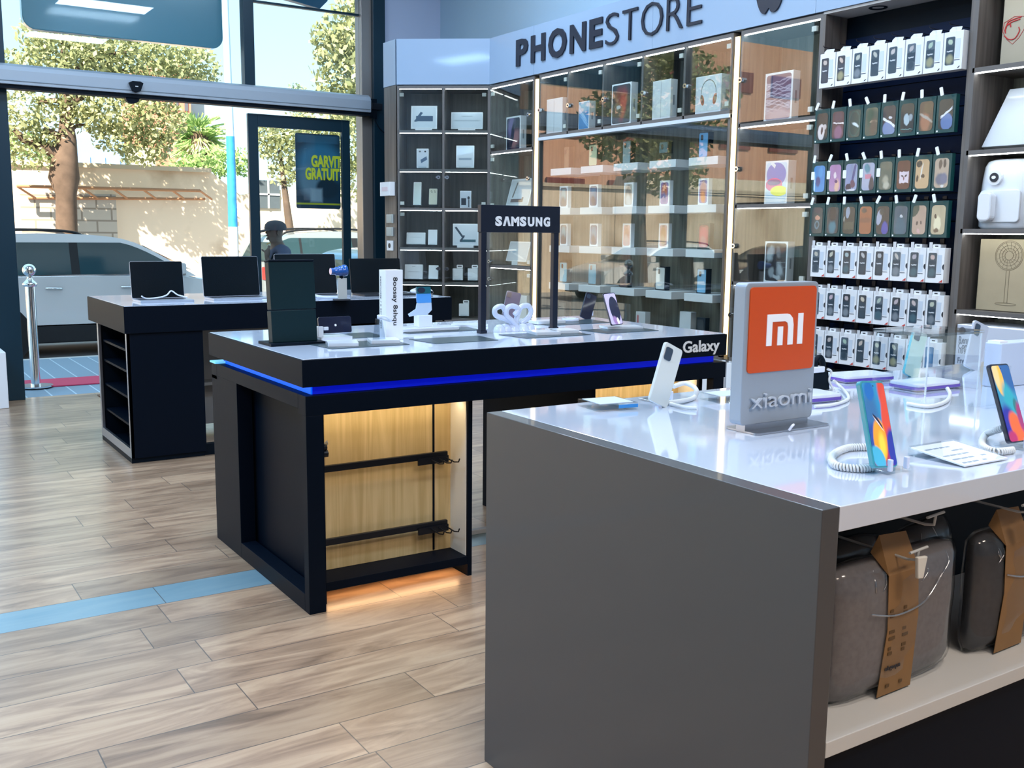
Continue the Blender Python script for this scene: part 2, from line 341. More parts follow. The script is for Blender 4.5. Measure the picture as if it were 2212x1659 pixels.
# header
hd = thing('door_operator_cover', 'long pale grey sliding-door operator cover over the entrance', 'door header', (0, YW-.05, 0))
hp = [(-.14, 2.495), (-.005, 2.495), (-.005, 2.645), (-.09, 2.655), (-.13, 2.635), (-.145, 2.60)]
gh = mat('header_grey', (.40, .46, .53), .38, metal=.25)
m = MB(); m.prism([(y, z) for y, z in hp], XL+.1, 4.20, gh, M=RZ(PI/2) @ Matrix.Scale(-1, 4, (0, 1, 0)) if False else Matrix(((0, 1, 0, 0), (1, 0, 0, 0), (0, 0, 1, 0), (0, 0, 0, 1)))); m.build('cover', hd, .004)
MB().box(XL+.1, 4.2, -.12, -.005, 2.465, 2.494, black2).build('track', hd)
MB().box(XL+.1, 4.19, -.1475, -.144, 2.52, 2.524, mat('seam', (.2, .25, .3), .5)).build('seam_line', hd)
p = ony(293, 188, YW-.2)
sn = MB(); sn.prism([(-.055, .03), (-.03, -.035), (0, -.045), (.03, -.035), (.055, .03), (.03, .042), (-.03, .042)][::1], -.045, 0, black2, M=T(p.x, -.145, p.z)); sn.box(p.x-.012, p.x+.012, -.192, -.19, p.z-.002, p.z+.004, whitem); part(sn.build('motion_sensor', hd, .006), 'black motion sensor on the cover')
p = ony(283, 214, YW-.1)
sn = MB(); sn.prism([(-.055+.0, .03)] + [(-.055*math.cos(PI*i/8), -.04*math.sin(PI*i/8)) for i in range(0, 9)] + [(.055, .03)], -.11, -.05, black2, M=T(p.x, 0, p.z-.0)); part(sn.build('motion_sensor', hd), 'black sensor hanging under the cover')
sb = thing('track_end_bracket', 'black bracket with a loose cable at the right end of the door header', 'bracket', (4.20, YW-.1, 2.47))
MB().box(0.01, .09, -.03, .01, -.02, .16, black2).box(.03, .14, -.045, -.01, .06, .12, blackm).build('bracket_body', sb, .004)
MB().tube(smooth_path([(.05, -.03, 0), (.10, -.04, -.10), (.2, -.05, -.18), (.30, -.05, -.24), (.36, -.05, -.25)]), .006, black2).build('cable', sb)
# hanging frosted sign panels outside the upper glass
sgm = mat('teal_sign_back', (.10, .30, .40), .22, coat=.4)
a = ony(48, 40, YW+.35); b = ony(481, 60, YW+.35)
pts = [ony(*q, YW+.35) for q in ((66, 54), (470, 97))]
s1 = thing('shop_sign_panel', 'teal back of the big rounded sign hanging outside above the entrance', 'sign', (a.x, YW+.35, pts[0].z))
w = b.x-a.x
m = MB(); m.prism(rr(0, w, -.03, 1.1, .10, 6), 0, .09, sgm); m.build('panel', s1, .006)
[MB().cyl((x_, .045, 1.05), (x_, .045, CEIL-pts[0].z+.1), .015, steel).build('hanger', s1) for x_ in (.3, w-.3)]
a = ony(600, 2, YW+.4); b = ony(712, 12, YW+.4)
s2 = thing('second_sign_panel', 'dark blue sign panel cut by the top edge of the picture, right of the mullion', 'sign', (a.x, YW+.4, b.z-.02))
MB().prism([(0, .04), (.42, -.02), (.50, .06), (.50, .9), (0, .9)], 0, .08, mat('blue_sign', (.02, .12, .22), .3)).build('panel', s2, .004)
# poster behind the door panel
p0 = ony(640, 450, YW-.03); p1 = ony(735, 281, YW-.03)
ps = thing('promotional_poster', 'dark blue poster with yellow GARVIT GRATUIT lettering on the door glass', 'poster', (p0.x, YW-.035, p0.z))
pw, ph = .93*1.0-(p0.x-3.055)+.02-.06, 2.312-p0.z-.03
pm = art('poster_print', (.012, .04, .07), [(.5, .93, .45, .05, (.03, .10, .16), 0, .2, 0, 'r'), (.55, .60, .5, .28, (.03, .16, .27), 0, .3), (.35, .35, .3, .2, (.10, .20, .27), .3, .4), (.7, .28, .25, .14, (.01, .03, .05), 0, .2), (.45, .18, .13, .09, (.22, .32, .38), 0, .3, 0, 'r'), (.5, .065, .5, .012, (.35, .40, .03), 0, .1, 0, 'r')], rough=.2)
MB().prism(rr(0, pw, 0, ph, .02), -.003, .003, pm).build('print', ps)
yel = mat('poster_yellow', (.62, .66, .03), .5)
text('GARVIT', .15, .15+.55*pw/.8, ph*.555, ph*.72, -.006, yel, ps, 'lettering', .001, .045)
text('GRATUIT', .09, pw-.01, ph*.385, ph*.55, -.006, yel, ps, 'lettering', .001, .045)
# wall plate + floor plinth
wp = onx(840, 408, 4.1)

# ================================================================== OUTSIDE
GZ = -.30
pave = thing('pavement', 'pale blue tiled pavement in front of the shop', 'pavement'); pave['kind'] = 'structure'
def pavement_mat():
    m, n, l, o = nt('pavement_tiles'); b = n.new('ShaderNodeBsdfPrincipled'); l.new(b.outputs[0], o.inputs[0]); b.inputs['Roughness'].default_value = .6
    tc = n.new('ShaderNodeTexCoord'); s = n.new('ShaderNodeSeparateXYZ'); l.new(tc.outputs['Object'], s.inputs[0])
    q = math_n(n, l, 'FRACT', math_n(n, l, 'MULTIPLY', s.outputs[0], 5.2)); g = math_n(n, l, 'LESS_THAN', q, .07)
    mx = n.new('ShaderNodeMix'); mx.data_type = 'RGBA'; l.new(g, mx.inputs['Factor']); mx.inputs['A'].default_value = (.20, .29, .38, 1); mx.inputs['B'].default_value = (.42, .55, .64, 1); l.new(mx.outputs['Result'], b.inputs['Base Color'])
    return m
MB().box(-14, 16, YW+.06, 11.8, GZ-.2, 0, pavement_mat()).build('paving', pave)
MB().box(-14, 16, 11.8, 11.95, GZ-.2, -.005, mat('kerb', (.5, .5, .5), .7)).build('kerb', pave)
y0, y1 = onz(150, 834, 0).y, onz(150, 818, 0).y
tag(MB().box(1.1, 4.1, y0, y1, .001, .012, mat('red_mat', (.55, .05, .12), .8)).build('entrance_mat', None, .003), 'narrow red mat on the pavement outside the entrance', 'mat')
rp = onz(190, 848, 0)
tag(MB().box(1.68, 2.4, 8.30, 9.0, .001, .010, mat('brown_mat', (.20, .12, .08), .9)).build('door_mat', None, .003), 'brown mat on the floor behind the laptop table', 'mat')
struct(MB().box(-60, 70, 11.9, 90, GZ-.25, GZ, mat('asphalt', (.30, .30, .30), .8, noise=.25, nscale=1.5)).build('road'), 'sunlit grey street outside the shop', 'road')
# white plinth inside, bollard
p = onz(20, 882, 0)
tag(MB().box(p.x-.5, p.x, p.y, p.y+.35, 0, onz(2, 785, .44).z+.0, whitem).build('display_plinth', None, .004), 'low white plinth at the left edge, inside by the entrance post', 'plinth')
b0 = onz(78, 838, 0)
bo = thing('chrome_bollard', 'polished steel queue post with ball top outside the entrance', 'bollard', (b0.x, b0.y, .0125))
MB().cyl((0, 0, .0), (0, 0, .88), .04, chrome, 24).build('pole', bo)
MB().lathe([(.001, .88), (.05, .88), (.062, .90), (.05, .915), (.03, .935), (.018, .955), (.024, .97)], chrome, 24).build('collar', bo)
MB().lathe([(.055*math.sin(PI*i/12)+.0001, 1.02-.055*math.cos(PI*i/12)) for i in range(13)], chrome, 24).build('ball', bo)
MB().cyl((0, 0, 0), (0, 0, .012), .14, chrome, 28).build('base', bo)

# street wall
def wallm():
    m, n, l, o = nt('weathered_render'); b = n.new('ShaderNodeBsdfPrincipled'); l.new(b.outputs[0], o.inputs[0]); b.inputs['Roughness'].default_value = .9
    tc = n.new('ShaderNodeTexCoord'); t = n.new('ShaderNodeTexNoise'); t.inputs['Scale'].default_value = .8; t.inputs['Detail'].default_value = 8; l.new(tc.outputs['Object'], t.inputs[0])
    r = n.new('ShaderNodeValToRGB'); e = r.color_ramp.elements; e[0].position = .33; e[0].color = (.50, .36, .24, 1); e[1].position = .52; e[1].color = (.86, .70, .54, 1)
    l.new(t.outputs[0], r.inputs[0]); l.new(r.outputs[0], b.inputs['Base Color']); return m
WM = wallm(); WY = 24
sw = thing('street_wall', 'long sunlit cream rendered wall across the street', 'wall'); sw['kind'] = 'structure'
top = [(-50, 2.3), (-20, 2.6), (-8, 2.7), (7.2, 2.72), (7.9, 2.2), (8.6, 2.35), (14, 2.5), (30, 2.6)]
m = MB(); m.prism([(-50, GZ), (30, GZ)] + top[::-1], WY, WY+.4, WM); m.build('wall_face', sw)
m = MB(); m.box(-50, 7.2, WY-.08, WY+.45, 2.70, 2.80, mat('coping', (.60, .5, .38), .9)); m.build('coping', sw)
bl = D.materials.new('cinder_blocks'); bl.use_nodes = True; n_ = bl.node_tree.nodes; l_ = bl.node_tree.links; pb = n_['Principled BSDF']; pb.inputs['Roughness'].default_value = .95
bt = n_.new('ShaderNodeTexBrick'); bt.inputs['Scale'].default_value = 1; bt.inputs['Brick Width'].default_value = .62; bt.inputs['Row Height'].default_value = .26; bt.inputs['Mortar Size'].default_value = .02
bt.inputs['Color1'].default_value = (.50, .46, .41, 1); bt.inputs['Color2'].default_value = (.56, .51, .45, 1); bt.inputs['Mortar'].default_value = (.30, .26, .22, 1)
tc_ = n_.new('ShaderNodeTexCoord'); mp_ = n_.new('ShaderNodeMapping'); mp_.inputs['Rotation'].default_value = (PI/2, 0, 0); l_.new(tc_.outputs['Object'], mp_.inputs[0]); l_.new(mp_.outputs[0], bt.inputs['Vector']); l_.new(bt.outputs[0], pb.inputs['Base Color'])
a, b = ony(48, 505, WY-.06), ony(250, 420, WY-.06)
MB().box(a.x, b.x, WY-.06, WY, GZ, b.z, bl).build('block_patch', sw)
rust = mat('rusty_metal', (.42, .22, .12), .7)
fr = thing('rusty_frame', 'rusty metal frame slung along the top of the street wall', 'metal frame', (0, WY-.5, 0))
a, b = ony(36, 402, WY-.5), ony(432, 412, WY-.5); a2, b2 = ony(60, 428, WY-.06), ony(442, 430, WY-.06)
m = MB(); m.tube([(a.x, 0, a.z), (b.x, 0, b.z)], .035, rust); m.tube([(a2.x, .4, a2.z), (b2.x, .4, b2.z)], .03, rust)
for i in range(7):
    t = i/6; m.tube([(a.x+(b.x-a.x)*t, 0, a.z+(b.z-a.z)*t), (a2.x+(b2.x-a2.x)*t+.15, .4, a2.z+(b2.z-a2.z)*t)], .025, rust)
m.build('bars', fr)
p = ony(580, 420, WY-.05)
wv = thing('wall_vent', 'small dark barred window in the street wall behind the capped man', 'window', (p.x, WY-.05, p.z))
m = MB(); m.box(-.28, .28, 0, .04, -.33, .33, mat('vent_dark', (.08, .10, .12), .6)); m.build('opening', wv)
m = MB(); m.box(-.02, .02, -.02, 0, -.33, .33, whitem); m.box(-.28, .28, -.02, 0, -.02, .02, whitem); m.build('bars', wv)

# vegetation ----------------------------------------------------------------
def leafmat(nm, c1, c2):
    if nm in MATS: return MATS[nm]
    m, n, l, o = nt(nm); b = n.new('ShaderNodeBsdfPrincipled'); b.inputs['Roughness'].default_value = .6
    oi = n.new('ShaderNodeNewGeometry'); mx = n.new('ShaderNodeMix'); mx.data_type = 'RGBA'; l.new(oi.outputs['Random Per Island'], mx.inputs['Factor'])
    mx.inputs['A'].default_value = (*c1, 1); mx.inputs['B'].default_value = (*c2, 1); l.new(mx.outputs['Result'], b.inputs['Base Color'])
    tr = n.new('ShaderNodeBsdfTranslucent'); l.new(mx.outputs['Result'], tr.inputs[0]); ms = n.new('ShaderNodeMixShader'); ms.inputs[0].default_value = .35
    l.new(b.outputs[0], ms.inputs[1]); l.new(tr.outputs[0], ms.inputs[2]); l.new(ms.outputs[0], o.inputs[0]); MATS[nm] = m; return m
LF = leafmat('street_leaves', (.24, .27, .12), (.55, .56, .30)); LF2 = leafmat('dark_leaves', (.20, .28, .18), (.42, .48, .30)); LFP = leafmat('palm_leaves', (.20, .36, .10), (.45, .58, .25))
rng = np.random.default_rng(5)
def foliage(name, blobs, dens, size, m, parent):
    """one mesh of small leaf faces scattered in ellipsoid clumps (cx, cy, cz, rx, ry, rz)"""
    P = []
    for cx, cy, cz, rx, ry, rz in blobs:
        k = int(dens*rx*rz); d = rng.normal(size=(k, 3)); d /= np.linalg.norm(d, axis=1)[:, None]; rad = rng.uniform(.25, 1, (k, 1))**.5
        P.append(np.array([cx, cy, cz])+d*rad*np.array([rx, ry, rz]))
    P = np.concatenate(P); k = len(P); a = rng.normal(size=(k, 3)); a /= np.linalg.norm(a, axis=1)[:, None]; b = np.cross(a, rng.normal(size=(k, 3))); b /= np.linalg.norm(b, axis=1)[:, None]
    s = size*rng.uniform(.6, 1.3, (k, 1)); V = np.stack([P-a*s, P+b*s*.55, P+a*s, P-b*s*.55], 1).reshape(-1, 3)
    me = D.meshes.new(name); me.vertices.add(4*k); me.vertices.foreach_set('co', V.ravel()); me.loops.add(4*k); me.loops.foreach_set('vertex_index', np.arange(4*k)); me.polygons.add(k); me.polygons.foreach_set('loop_start', np.arange(k)*4)
    me.materials.append(m); me.update(calc_edges=True); me.validate(); o = D.objects.new(name, me); COL.objects.link(o); o.parent = parent; return o
bark = mat('bark', (.11, .075, .055), .95, noise=.55, nscale=5)
def P3(px, py, y, base): q = ony(px, py, y); return (q.x-base[0], q.y-base[1], q.z-base[2])
TY = 22.6
t0 = ony(145, 540, TY); base = (t0.x, TY, GZ)
tr = thing('street_tree', 'big street tree with a thick knotty trunk left of the entrance', 'tree', base)
def tp(px, py, dy=0): return P3(px, py, TY+dy, base)
m = MB(); m.tube([(0, 0, 0), tp(144, 500), tp(143, 420), tp(138, 385), tp(140, 345), tp(145, 300), tp(143, 255), tp(147, 200), tp(140, 140), tp(135, 90)], [.26, .21, .20, .30, .25, .18, .12, .09, .06, .04], bark, 12)
m.build('trunk', tr)
for pl, rad in (([(140, 340), (112, 325), (80, 312), (50, 300), (30, 280)], [.17, .13, .10, .08, .05]), ([(142, 318), (125, 292), (95, 278)], [.1, .07, .05]), ([(148, 285), (165, 272), (190, 268)], [.05, .035, .02]), ([(145, 220), (110, 217), (80, 222)], [.06, .05, .03]), ([(146, 230), (200, 190), (270, 150)], [.09, .07, .03]), ([(142, 170), (200, 120), (300, 110)], [.08, .05, .03])):
    MB().tube([tp(*q) for q in pl], rad, bark, 8).build('branch', tr)
def bl_(px, py, rx, rz, dy=0, ry=None):
    q = tp(px, py, dy); return (q[0], q[1], q[2], rx*1.0, min(1.0, rx*.8), rz*1.0)
foliage('crown', [bl_(110, 75, .7, .5), bl_(150, 105, .9, .6), bl_(130, 130, .9, .5), bl_(230, 95, .9, .4), bl_(290, 120, 1.0, .55), bl_(360, 115, .9, .45), bl_(410, 140, .7, .45), bl_(440, 160, .4, .3), bl_(200, 145, .9, .4), bl_(330, 155, 1.0, .35),
    bl_(40, 225, .6, .7), bl_(45, 300, .5, .4), bl_(115, 262, .5, .5), bl_(170, 225, .6, .4), bl_(235, 240, .9, .5), bl_(300, 250, 1.0, .6), bl_(340, 262, .6, .6), bl_(260, 300, .6, .35), bl_(310, 325, .6, .35), bl_(340, 318, .35, .3), bl_(15, 138, .6, .3), bl_(60, 340, .6, .3), bl_(200, 262, .4, .3), bl_(100, 300, .35, .2)], 1500, .062, LF, tr)
def simple_tree(name, lab, y, trunkpx, blobs, lm=LF2, dens=1500, size=.06, tw=.14):
    q = ony(*trunkpx, y); bs = (q.x, y, GZ); t = thing(name, lab, 'tree', bs)
    bb = []
    for px, py, rx, rz in blobs: w = ony(px, py, y); bb.append((w.x-q.x, 0, w.z-GZ, rx, rx*.8, rz))
    topz = max(b[2] for b in bb); bx_ = bb[0][0]
    MB().tube([(0, 0, 0), (bx_*.3, 0, topz*.4), (bx_*.7, 0, topz*.8)], [tw, tw*.7, tw*.3], bark, 8).build('trunk', t); foliage('crown', bb, dens, size, lm, t); return t
simple_tree('street_tree', 'loose-crowned tree right of the mullion, behind the poster', 22, (640, 540), [(590, 300, .5, .5), (575, 290, .4, .3), (620, 330, .6, .5), (640, 290, .6, .4), (700, 260, .9, .4), (615, 375, .4, .3), (765, 300, .7, .9), (760, 390, .5, .5), (700, 330, .8, .8), (760, 250, .6, .3)], LF)
simple_tree('street_tree', 'tall tree leaning in from the right of the upper window', 15.3, (830, 540), [(800, 150, 1.0, 1.2), (750, 160, .5, .5), (720, 110, .35, .35), (697, 80, .22, .25), (760, 110, .5, .4), (775, 200, .4, .3), (830, 60, .9, .9), (770, 10, .25, .25)], LF)
simple_tree('street_shrub', 'green bush above the wall left of the lamp pole', 26, (455, 420), [(455, 350, .75, .45), (490, 355, .5, .35), (400, 362, .6, .25), (425, 360, .5, .3), (518, 350, .25, .4)], LFP, 1600, .06, .06)
simple_tree('street_shrub', 'low bush over the wall behind the big trunk', 26, (60, 420), [(55, 345, .8, .35), (100, 350, .5, .2), (190, 365, .6, .12), (240, 365, .4, .1), (45, 310, .5, .3)], LFP, 1500, .06, .06)
simple_tree('street_shrub', 'small leafy tops behind the upper header, right of the mullion', 30, (640, 400), [(642, 195, .35, .22), (695, 200, .2, .12), (650, 250, .3, .9)], LF2, 1400, .07, .05)
# palm
q = ony(435, 440, 30); pt = thing('palm_tree', 'fan palm rising above the wall beside the brick tower', 'palm', (q.x, 30, GZ)); pc = ony(440, 285, 30).z-GZ
MB().cyl((0, 0, 0), (0, 0, pc), .28, bark, 12, .24).build('trunk', pt)
m = MB(); dryp = mat('dry_fronds', (.62, .52, .34), .8)
for i in range(170):
    a = random.uniform(0, 2*PI); e = random.uniform(-1.35, 1.2); Lr = random.uniform(.55, .9); mm = LFP if e > -.25 else dryp
    d = Vector((math.cos(a)*math.cos(e), math.sin(a)*math.cos(e), math.sin(e))); sd = d.cross(Vector((0, 0, 1))).normalized()
    c0 = Vector((0, 0, pc-random.uniform(0, .5))); p1_, p2_ = c0+d*Lr*.6, c0+d*Lr+Vector((0, 0, -.12))
    for k in range(-2, 3):
        w = sd*k*.07; m.add([c0+d*Lr*.35, p2_+w*1.6-sd*.015, p2_+w*2+Vector((0, 0, -.05)), p1_+w*.9+sd*.02], [(0, 1, 2, 3)], mm)
m.build('fronds', pt)
# lamp pole
q = ony(505, 545, 17.5); lp = thing('lamp_pole', 'tall street lamp pole, white above and blue below, beside the mullion', 'pole', (q.x, 17.5, GZ))
blu = mat('blue_paint', (.03, .25, .60), .5, noise=.5, nscale=6); pal = mat('pale_blue_paint', (.40, .58, .78), .45)
z1 = ony(503, 295, 17.5).z-GZ; z0_ = ony(505, 490, 17.5).z-GZ
MB().cyl((0, 0, 0), (0, 0, z0_), .085, mat('pole_grey', (.5, .55, .58), .5), 16).build('base_section', lp)
MB().cyl((0, 0, z0_), (0, 0, z1), .08, blu, 16, .07).build('blue_section', lp)
MB().cyl((0, 0, z1), (-.05, 0, 8.5), .065, pal, 16, .045).build('upper_section', lp)
# buildings
def facade(name, lab, x0, x1, y0, y1, z1, m_, rows, cols, wm, ws=(.55, .6), z0=2.6, extra=None):
    b = thing(name, lab, 'building', (x0, y0, GZ)); MB().box(0, x1-x0, 0, y1-y0, 0, z1-GZ, m_).build('wall', b)
    for r_ in range(rows):
        for c_ in range(cols):
            cw, rh = (x1-x0)/cols, (z1-z0-.4)/rows; cx = cw*(c_+.5); cz = z0-GZ+rh*(r_+.5)
            MB().box(cx-cw*ws[0]/2, cx+cw*ws[0]/2, -.06, 0, cz-rh*ws[1]/2, cz+rh*ws[1]/2, wm).build('window', b)
    return b
wd = mat('far_window', (.10, .10, .12), .2)
a, b = ony(335, 365, 55), ony(412, 222, 55)
facade('apartment_tower', 'brick red tower rising behind the big tree', a.x, b.x, 55, 62, ony(400, 140, 55).z, mat('brick_red', (.62, .20, .13), .8), 6, 4, wd, (.35, .4))
a, b = ony(412, 365, 56), ony(445, 222, 56)
facade('office_tower', 'narrow grey glazed tower right of the brick tower', a.x+.1, b.x, 56, 62, ony(420, 225, 56).z, mat('grey_facade', (.35, .40, .42), .6), 5, 2, mat('glass_far', (.25, .38, .40), .2), (.7, .7))
a, b = ony(174, 358, 50), ony(268, 300, 50)
bb = facade('blue_warehouse', 'pale blue corrugated building beyond the wall', a.x, b.x, 50, 58, ony(220, 300, 50).z, mat('blue_sheet', (.22, .42, .80), .6), 1, 3, whitem, (.25, .5), 3.4)
a, b = ony(268, 360, 52), ony(335, 330, 52)
facade('yellow_house', 'low pale yellow block between the blue building and the brick tower', a.x+.1, b.x, 52, 57, ony(300, 318, 52).z, mat('pale_yellow', (.70, .66, .40), .8), 1, 3, wd, (.3, .4), 3)
facade('peach_building', 'peach and cream apartment block down the street, seen mirrored in the cabinet glass', -24, -9, 27, 36, 8.2, mat('peach_render', (.74, .42, .29), .8), 3, 6, mat('dark_red_band', (.25, .07, .06), .6), (.6, .35), 1.8)
facade('cream_building', 'cream shop building down the street, seen mirrored in the cabinet glass', -36, -24.3, 27, 36, 7.5, mat('cream_render', (.80, .66, .45), .8), 2, 5, wd, (.5, .5), 1.0)
aw = thing('street_awning', 'cream fabric awning down the street, mirrored in the cabinet glass', 'awning', (-16, 25.2, 0))
MB().prism([(-5, 2.5), (5, 2.5), (4.6, 3.2), (-4.6, 3.2)], -.6, .6, mat('awning_cloth', (.85, .75, .62), .8)).build('canopy', aw); [MB().cyl((x_, -.5, GZ), (x_, -.5, 2.5), .05, steel).build('post', aw) for x_ in (-4.6, 4.6)]
t2 = thing('street_tree', 'leafy tree down the street, mirrored in the cabinet glass', 'tree', (-5.4, 17.4, GZ))
MB().tube([(0, 0, 0), (.1, 0, 2), (0, 0, 4)], [.22, .16, .08], bark, 8).build('trunk', t2)
foliage('crown', [(-.9, 0, 4.6, 1.6, 1.2, 1.2), (.5, 0, 4.0, 1.2, 1, .9), (0, 0, 5.6, 1.2, 1, 1.0), (-.6, 0, 3.1, 1, 1, .6)], 1300, .08, LF, t2)

# ------------------------------------------------------------------ cars
tyre = mat('tyre', (.012, .012, .013), .8); rimm = mat('alloy', (.45, .46, .48), .35, metal=.8); clad = mat('black_cladding', (.006, .007, .010), .6)
carglass = mat('car_glass', (.02, .05, .06), .08, coat=.5, spec=.8); tail = mat('tail_light', (.45, .02, .02), .3, coat=.4)
def car(name, label, x0, y0, L, Wd, Hh, paint, flip=False, belt=.66, gz=None, rail=True, ws=.70):
    """x0, y0 = rear (or front when flip) near corner; nose towards +x unless flip"""
    g = thing(name, label, 'car', (x0+L/2, y0+Wd/2, GZ if gz is None else gz), PI if flip else 0)
    zb = Hh*belt; sill = Hh*.245; w = Wd/2; X = lambda t: (t-.5)*L
    low = smooth_path([(X(.0), 0, sill+.02), (X(-.003), 0, zb*.62), (X(.012), 0, zb*.96), (X(.04), 0, zb), (X(.3), 0, zb+.01), (X(.64), 0, zb), (X(.76), 0, zb*.985), (X(.92), 0, zb*.86), (X(.985), 0, zb*.70), (X(1.0), 0, zb*.5), (X(.995), 0, sill+.02)], 3)
    lo = [(p.x, p.z) for p in low]; cx = 0; cz = (sill+zb)/2
    def loft(mb, out, levels, m_, cx, cz):
        n = len(out); b = []
        for y, s, dz in levels: b.append([(cx+(x-cx)*s, y, cz+(z-cz)*s+dz) for x, z in out])
        vs = sum(b, []); fs = []
        for k in range(len(levels)-1):
            for i in range(n): j = (i+1) % n; fs.append((k*n+i, k*n+j, (k+1)*n+j, (k+1)*n+i))
        mb.add(vs, fs, m_, None, True); mb.add(vs, [tuple(range(n-1, -1, -1)), tuple(range(len(vs)-n, len(vs)))], m_)
    m = MB(); loft(m, lo, [(-w, .965, 0), (-w*.95, .995, 0), (-w*.8, 1, 0), (w*.8, 1, 0), (w*.95, .995, 0), (w, .965, 0)], paint, cx, cz); m.build('body', g)
    cab = smooth_path([(X(.02), 0, zb-.02), (X(.045), 0, Hh*.83), (X(.10), 0, Hh*.955), (X(.28), 0, Hh), (X(ws-.28), 0, Hh*.985), (X(ws-.16), 0, Hh*.90), (X(ws), 0, zb-.02)], 4)
    co = [(p.x, p.z) for p in cab]
    def tum(z, k=.0): t = (z-zb)/(Hh-zb); return w*(.945-.20*t)+k
    m = MB(); n = len(co); vs = [(x, -tum(z), z) for x, z in co] + [(x, tum(z), z) for x, z in co]
    m.add(vs, [(i, i+1, n+i+1, n+i) for i in range(n-1)], paint, None, True); m.add(vs, [tuple(range(n-1, -1, -1)), tuple(range(n, 2*n))], paint); m.build('cabin', g)
    # windows
    def inset(t0, t1, zt=.93):
        top = []; k = 10
        for i in range(k+1):
            x = X(t0+(t1-t0)*i/k); z = zb+.04
            for (xa, za), (xb_, zb_) in zip(co[:-1], co[1:]):
                if xa <= x <= xb_ and xb_ > xa: z = za+(zb_-za)*(x-xa)/(xb_-xa)
            top.append((x, max(zb+.03, min(z-.055, Hh*zt))))
        return [(X(t0), zb+.02), (X(t1), zb+.02)] + top[::-1]
    for s in (-1, 1):
        for t0, t1 in ((.14, .16), (.15+(ws-.16)*.40, .185+(ws-.16)*.40)):
            o = inset(t0, t1); m = MB(); vs = [(x, s*tum(z, .003), z) for x, z in o] + [(x, s*tum(z, -.02), z) for x, z in o]; q = len(o)
            m.add(vs, [tuple(range(q)), tuple(range(2*q-1, q-1, -1))]+[(i, q+i, q+(i+1) % q, (i+1) % q) for i in range(q)], clad); m.build('window_pillar', g)
        for t0, t1 in ((.06, .145), (.155, .155+(ws-.16)*.40), (.18+(ws-.16)*.40, ws-.10), (ws-.092, ws-.045)):
            o = inset(t0, t1); m = MB(); vs = [(x, s*tum(z, .004), z) for x, z in o] + [(x, s*tum(z, -.02), z) for x, z in o]; q = len(o)
            m.add(vs, [tuple(range(q)), tuple(range(2*q-1, q-1, -1))]+[(i, q+i, q+(i+1) % q, (i+1) % q) for i in range(q)], carglass); m.build('side_window', g)
        m = MB(); m.box(X(.045), X(ws-.035), s*w*.955-.006, s*w*.955+.006, zb-.005, zb+.018, chrome); m.build('belt_trim', g)
        if rail: MB().tube(smooth_path([(X(.08), s*w*.72, Hh*.955), (X(.12), s*w*.72, Hh*1.0), (X(.28), s*w*.72, Hh*1.03), (X(.42), s*w*.72, Hh*1.015), (X(.47), s*w*.72, Hh*.95)]), .018, clad).build('roof_rail', g)
        for t in (.385, ): MB().box(X(t)-.004, X(t)+.004, s*w*.99-.008, s*w*.99+.004, sill+.05, zb, mat('seam_dark', (.05, .05, .06), .6)).build('door_seam', g)
        for t in (.33, .55): MB().tube([(X(t), s*w, zb*.86), (X(t)+.02, s*(w+.03), zb*.86), (X(t)+.17, s*(w+.03), zb*.855), (X(t)+.19, s*w, zb*.855)], .014, chrome).build('door_handle', g)
        MB().prism(rr(X(ws-.085), X(ws-.045), zb+.02, zb+.17, .03), s*(w+.16) if s < 0 else w*.93, -w*.93 if s < 0 else w+.16, paint).build('door_mirror', g, .01)
        m = MB(); m.box(X(.03), X(.97), s*w-.05*max(0, s)-.0, s*w+.05*max(0, -s)+.0, Hh*.125, sill+.06, clad); m.build('side_cladding', g, .015)
    m = MB()
    for (i0, i1, z0_, z1_) in ((0, 0, 0, 0),):
        xa, za = X(ws), zb; xb_, zb_ = X(ws-.16), Hh*.90
        m.add([(xa-.02, -w*.80, za+.06), (xa-.02, w*.80, za+.06), (xb_+.03, w*.66, zb_+.01), (xb_+.03, -w*.66, zb_+.01)], [(0, 1, 2, 3)], carglass)
    m.build('windscreen', g)
    MB().add([(X(.018), -w*.78, zb+.05), (X(.018), w*.78, zb+.05), (X(.05), w*.64, Hh*.88), (X(.05), -w*.64, Hh*.88)], [(3, 2, 1, 0)], carglass).build('rear_window', g)
    for s in (-1, 1):
        for t in (.19, .81):
            r_ = Hh*.205
            MB().cyl((X(t), s*(w-.22), r_), (X(t), s*(w+.004), r_), r_*1.20, clad, 28).build('wheel_arch', g)
            wh = MB(); wh.cyl((X(t), s*(w-.2), r_), (X(t), s*(w+.02), r_), r_, tyre, 28); ob = wh.build('wheel', g, .015)
            m = MB(); m.cyl((X(t), s*(w+.0), r_), (X(t), s*(w+.022), r_), r_*.62, clad, 24)
            for k in range(5):
                a = 2*PI*k/5; m.tube([(X(t), s*(w+.03), r_), (X(t)+math.cos(a)*r_*.6, s*(w+.025), r_+math.sin(a)*r_*.6)], [.035, .028], rimm, 6)
            m.build('rim', ob)
        MB().box(X(.0)-.01, X(.05), min(s*w*.70, s*w*.99), max(s*w*.70, s*w*.99), zb*.74, zb*.95, tail).build('tail_light', g, .02)
        MB().box(X(.93), X(.985), min(s*w*.68, s*w*.97), max(s*w*.68, s*w*.97), zb*.68, zb*.80, mat('headlight', (.7, .75, .8), .1, coat=1)).build('headlight', g, .02)
    m = MB(); m.box(X(.02), X(.98), -w*.9, w*.9, Hh*.13, sill+.05, clad); m.build('underbody', g)
    return g
pw_ = mat('car_white', (.66, .65, .66), .25, coat=.8)
car('white_suv', 'white compact car with black sill and roof rails parked right outside the entrance', .72, 14.35, 4.25, 1.8, 1.62, pw_, ws=.79)
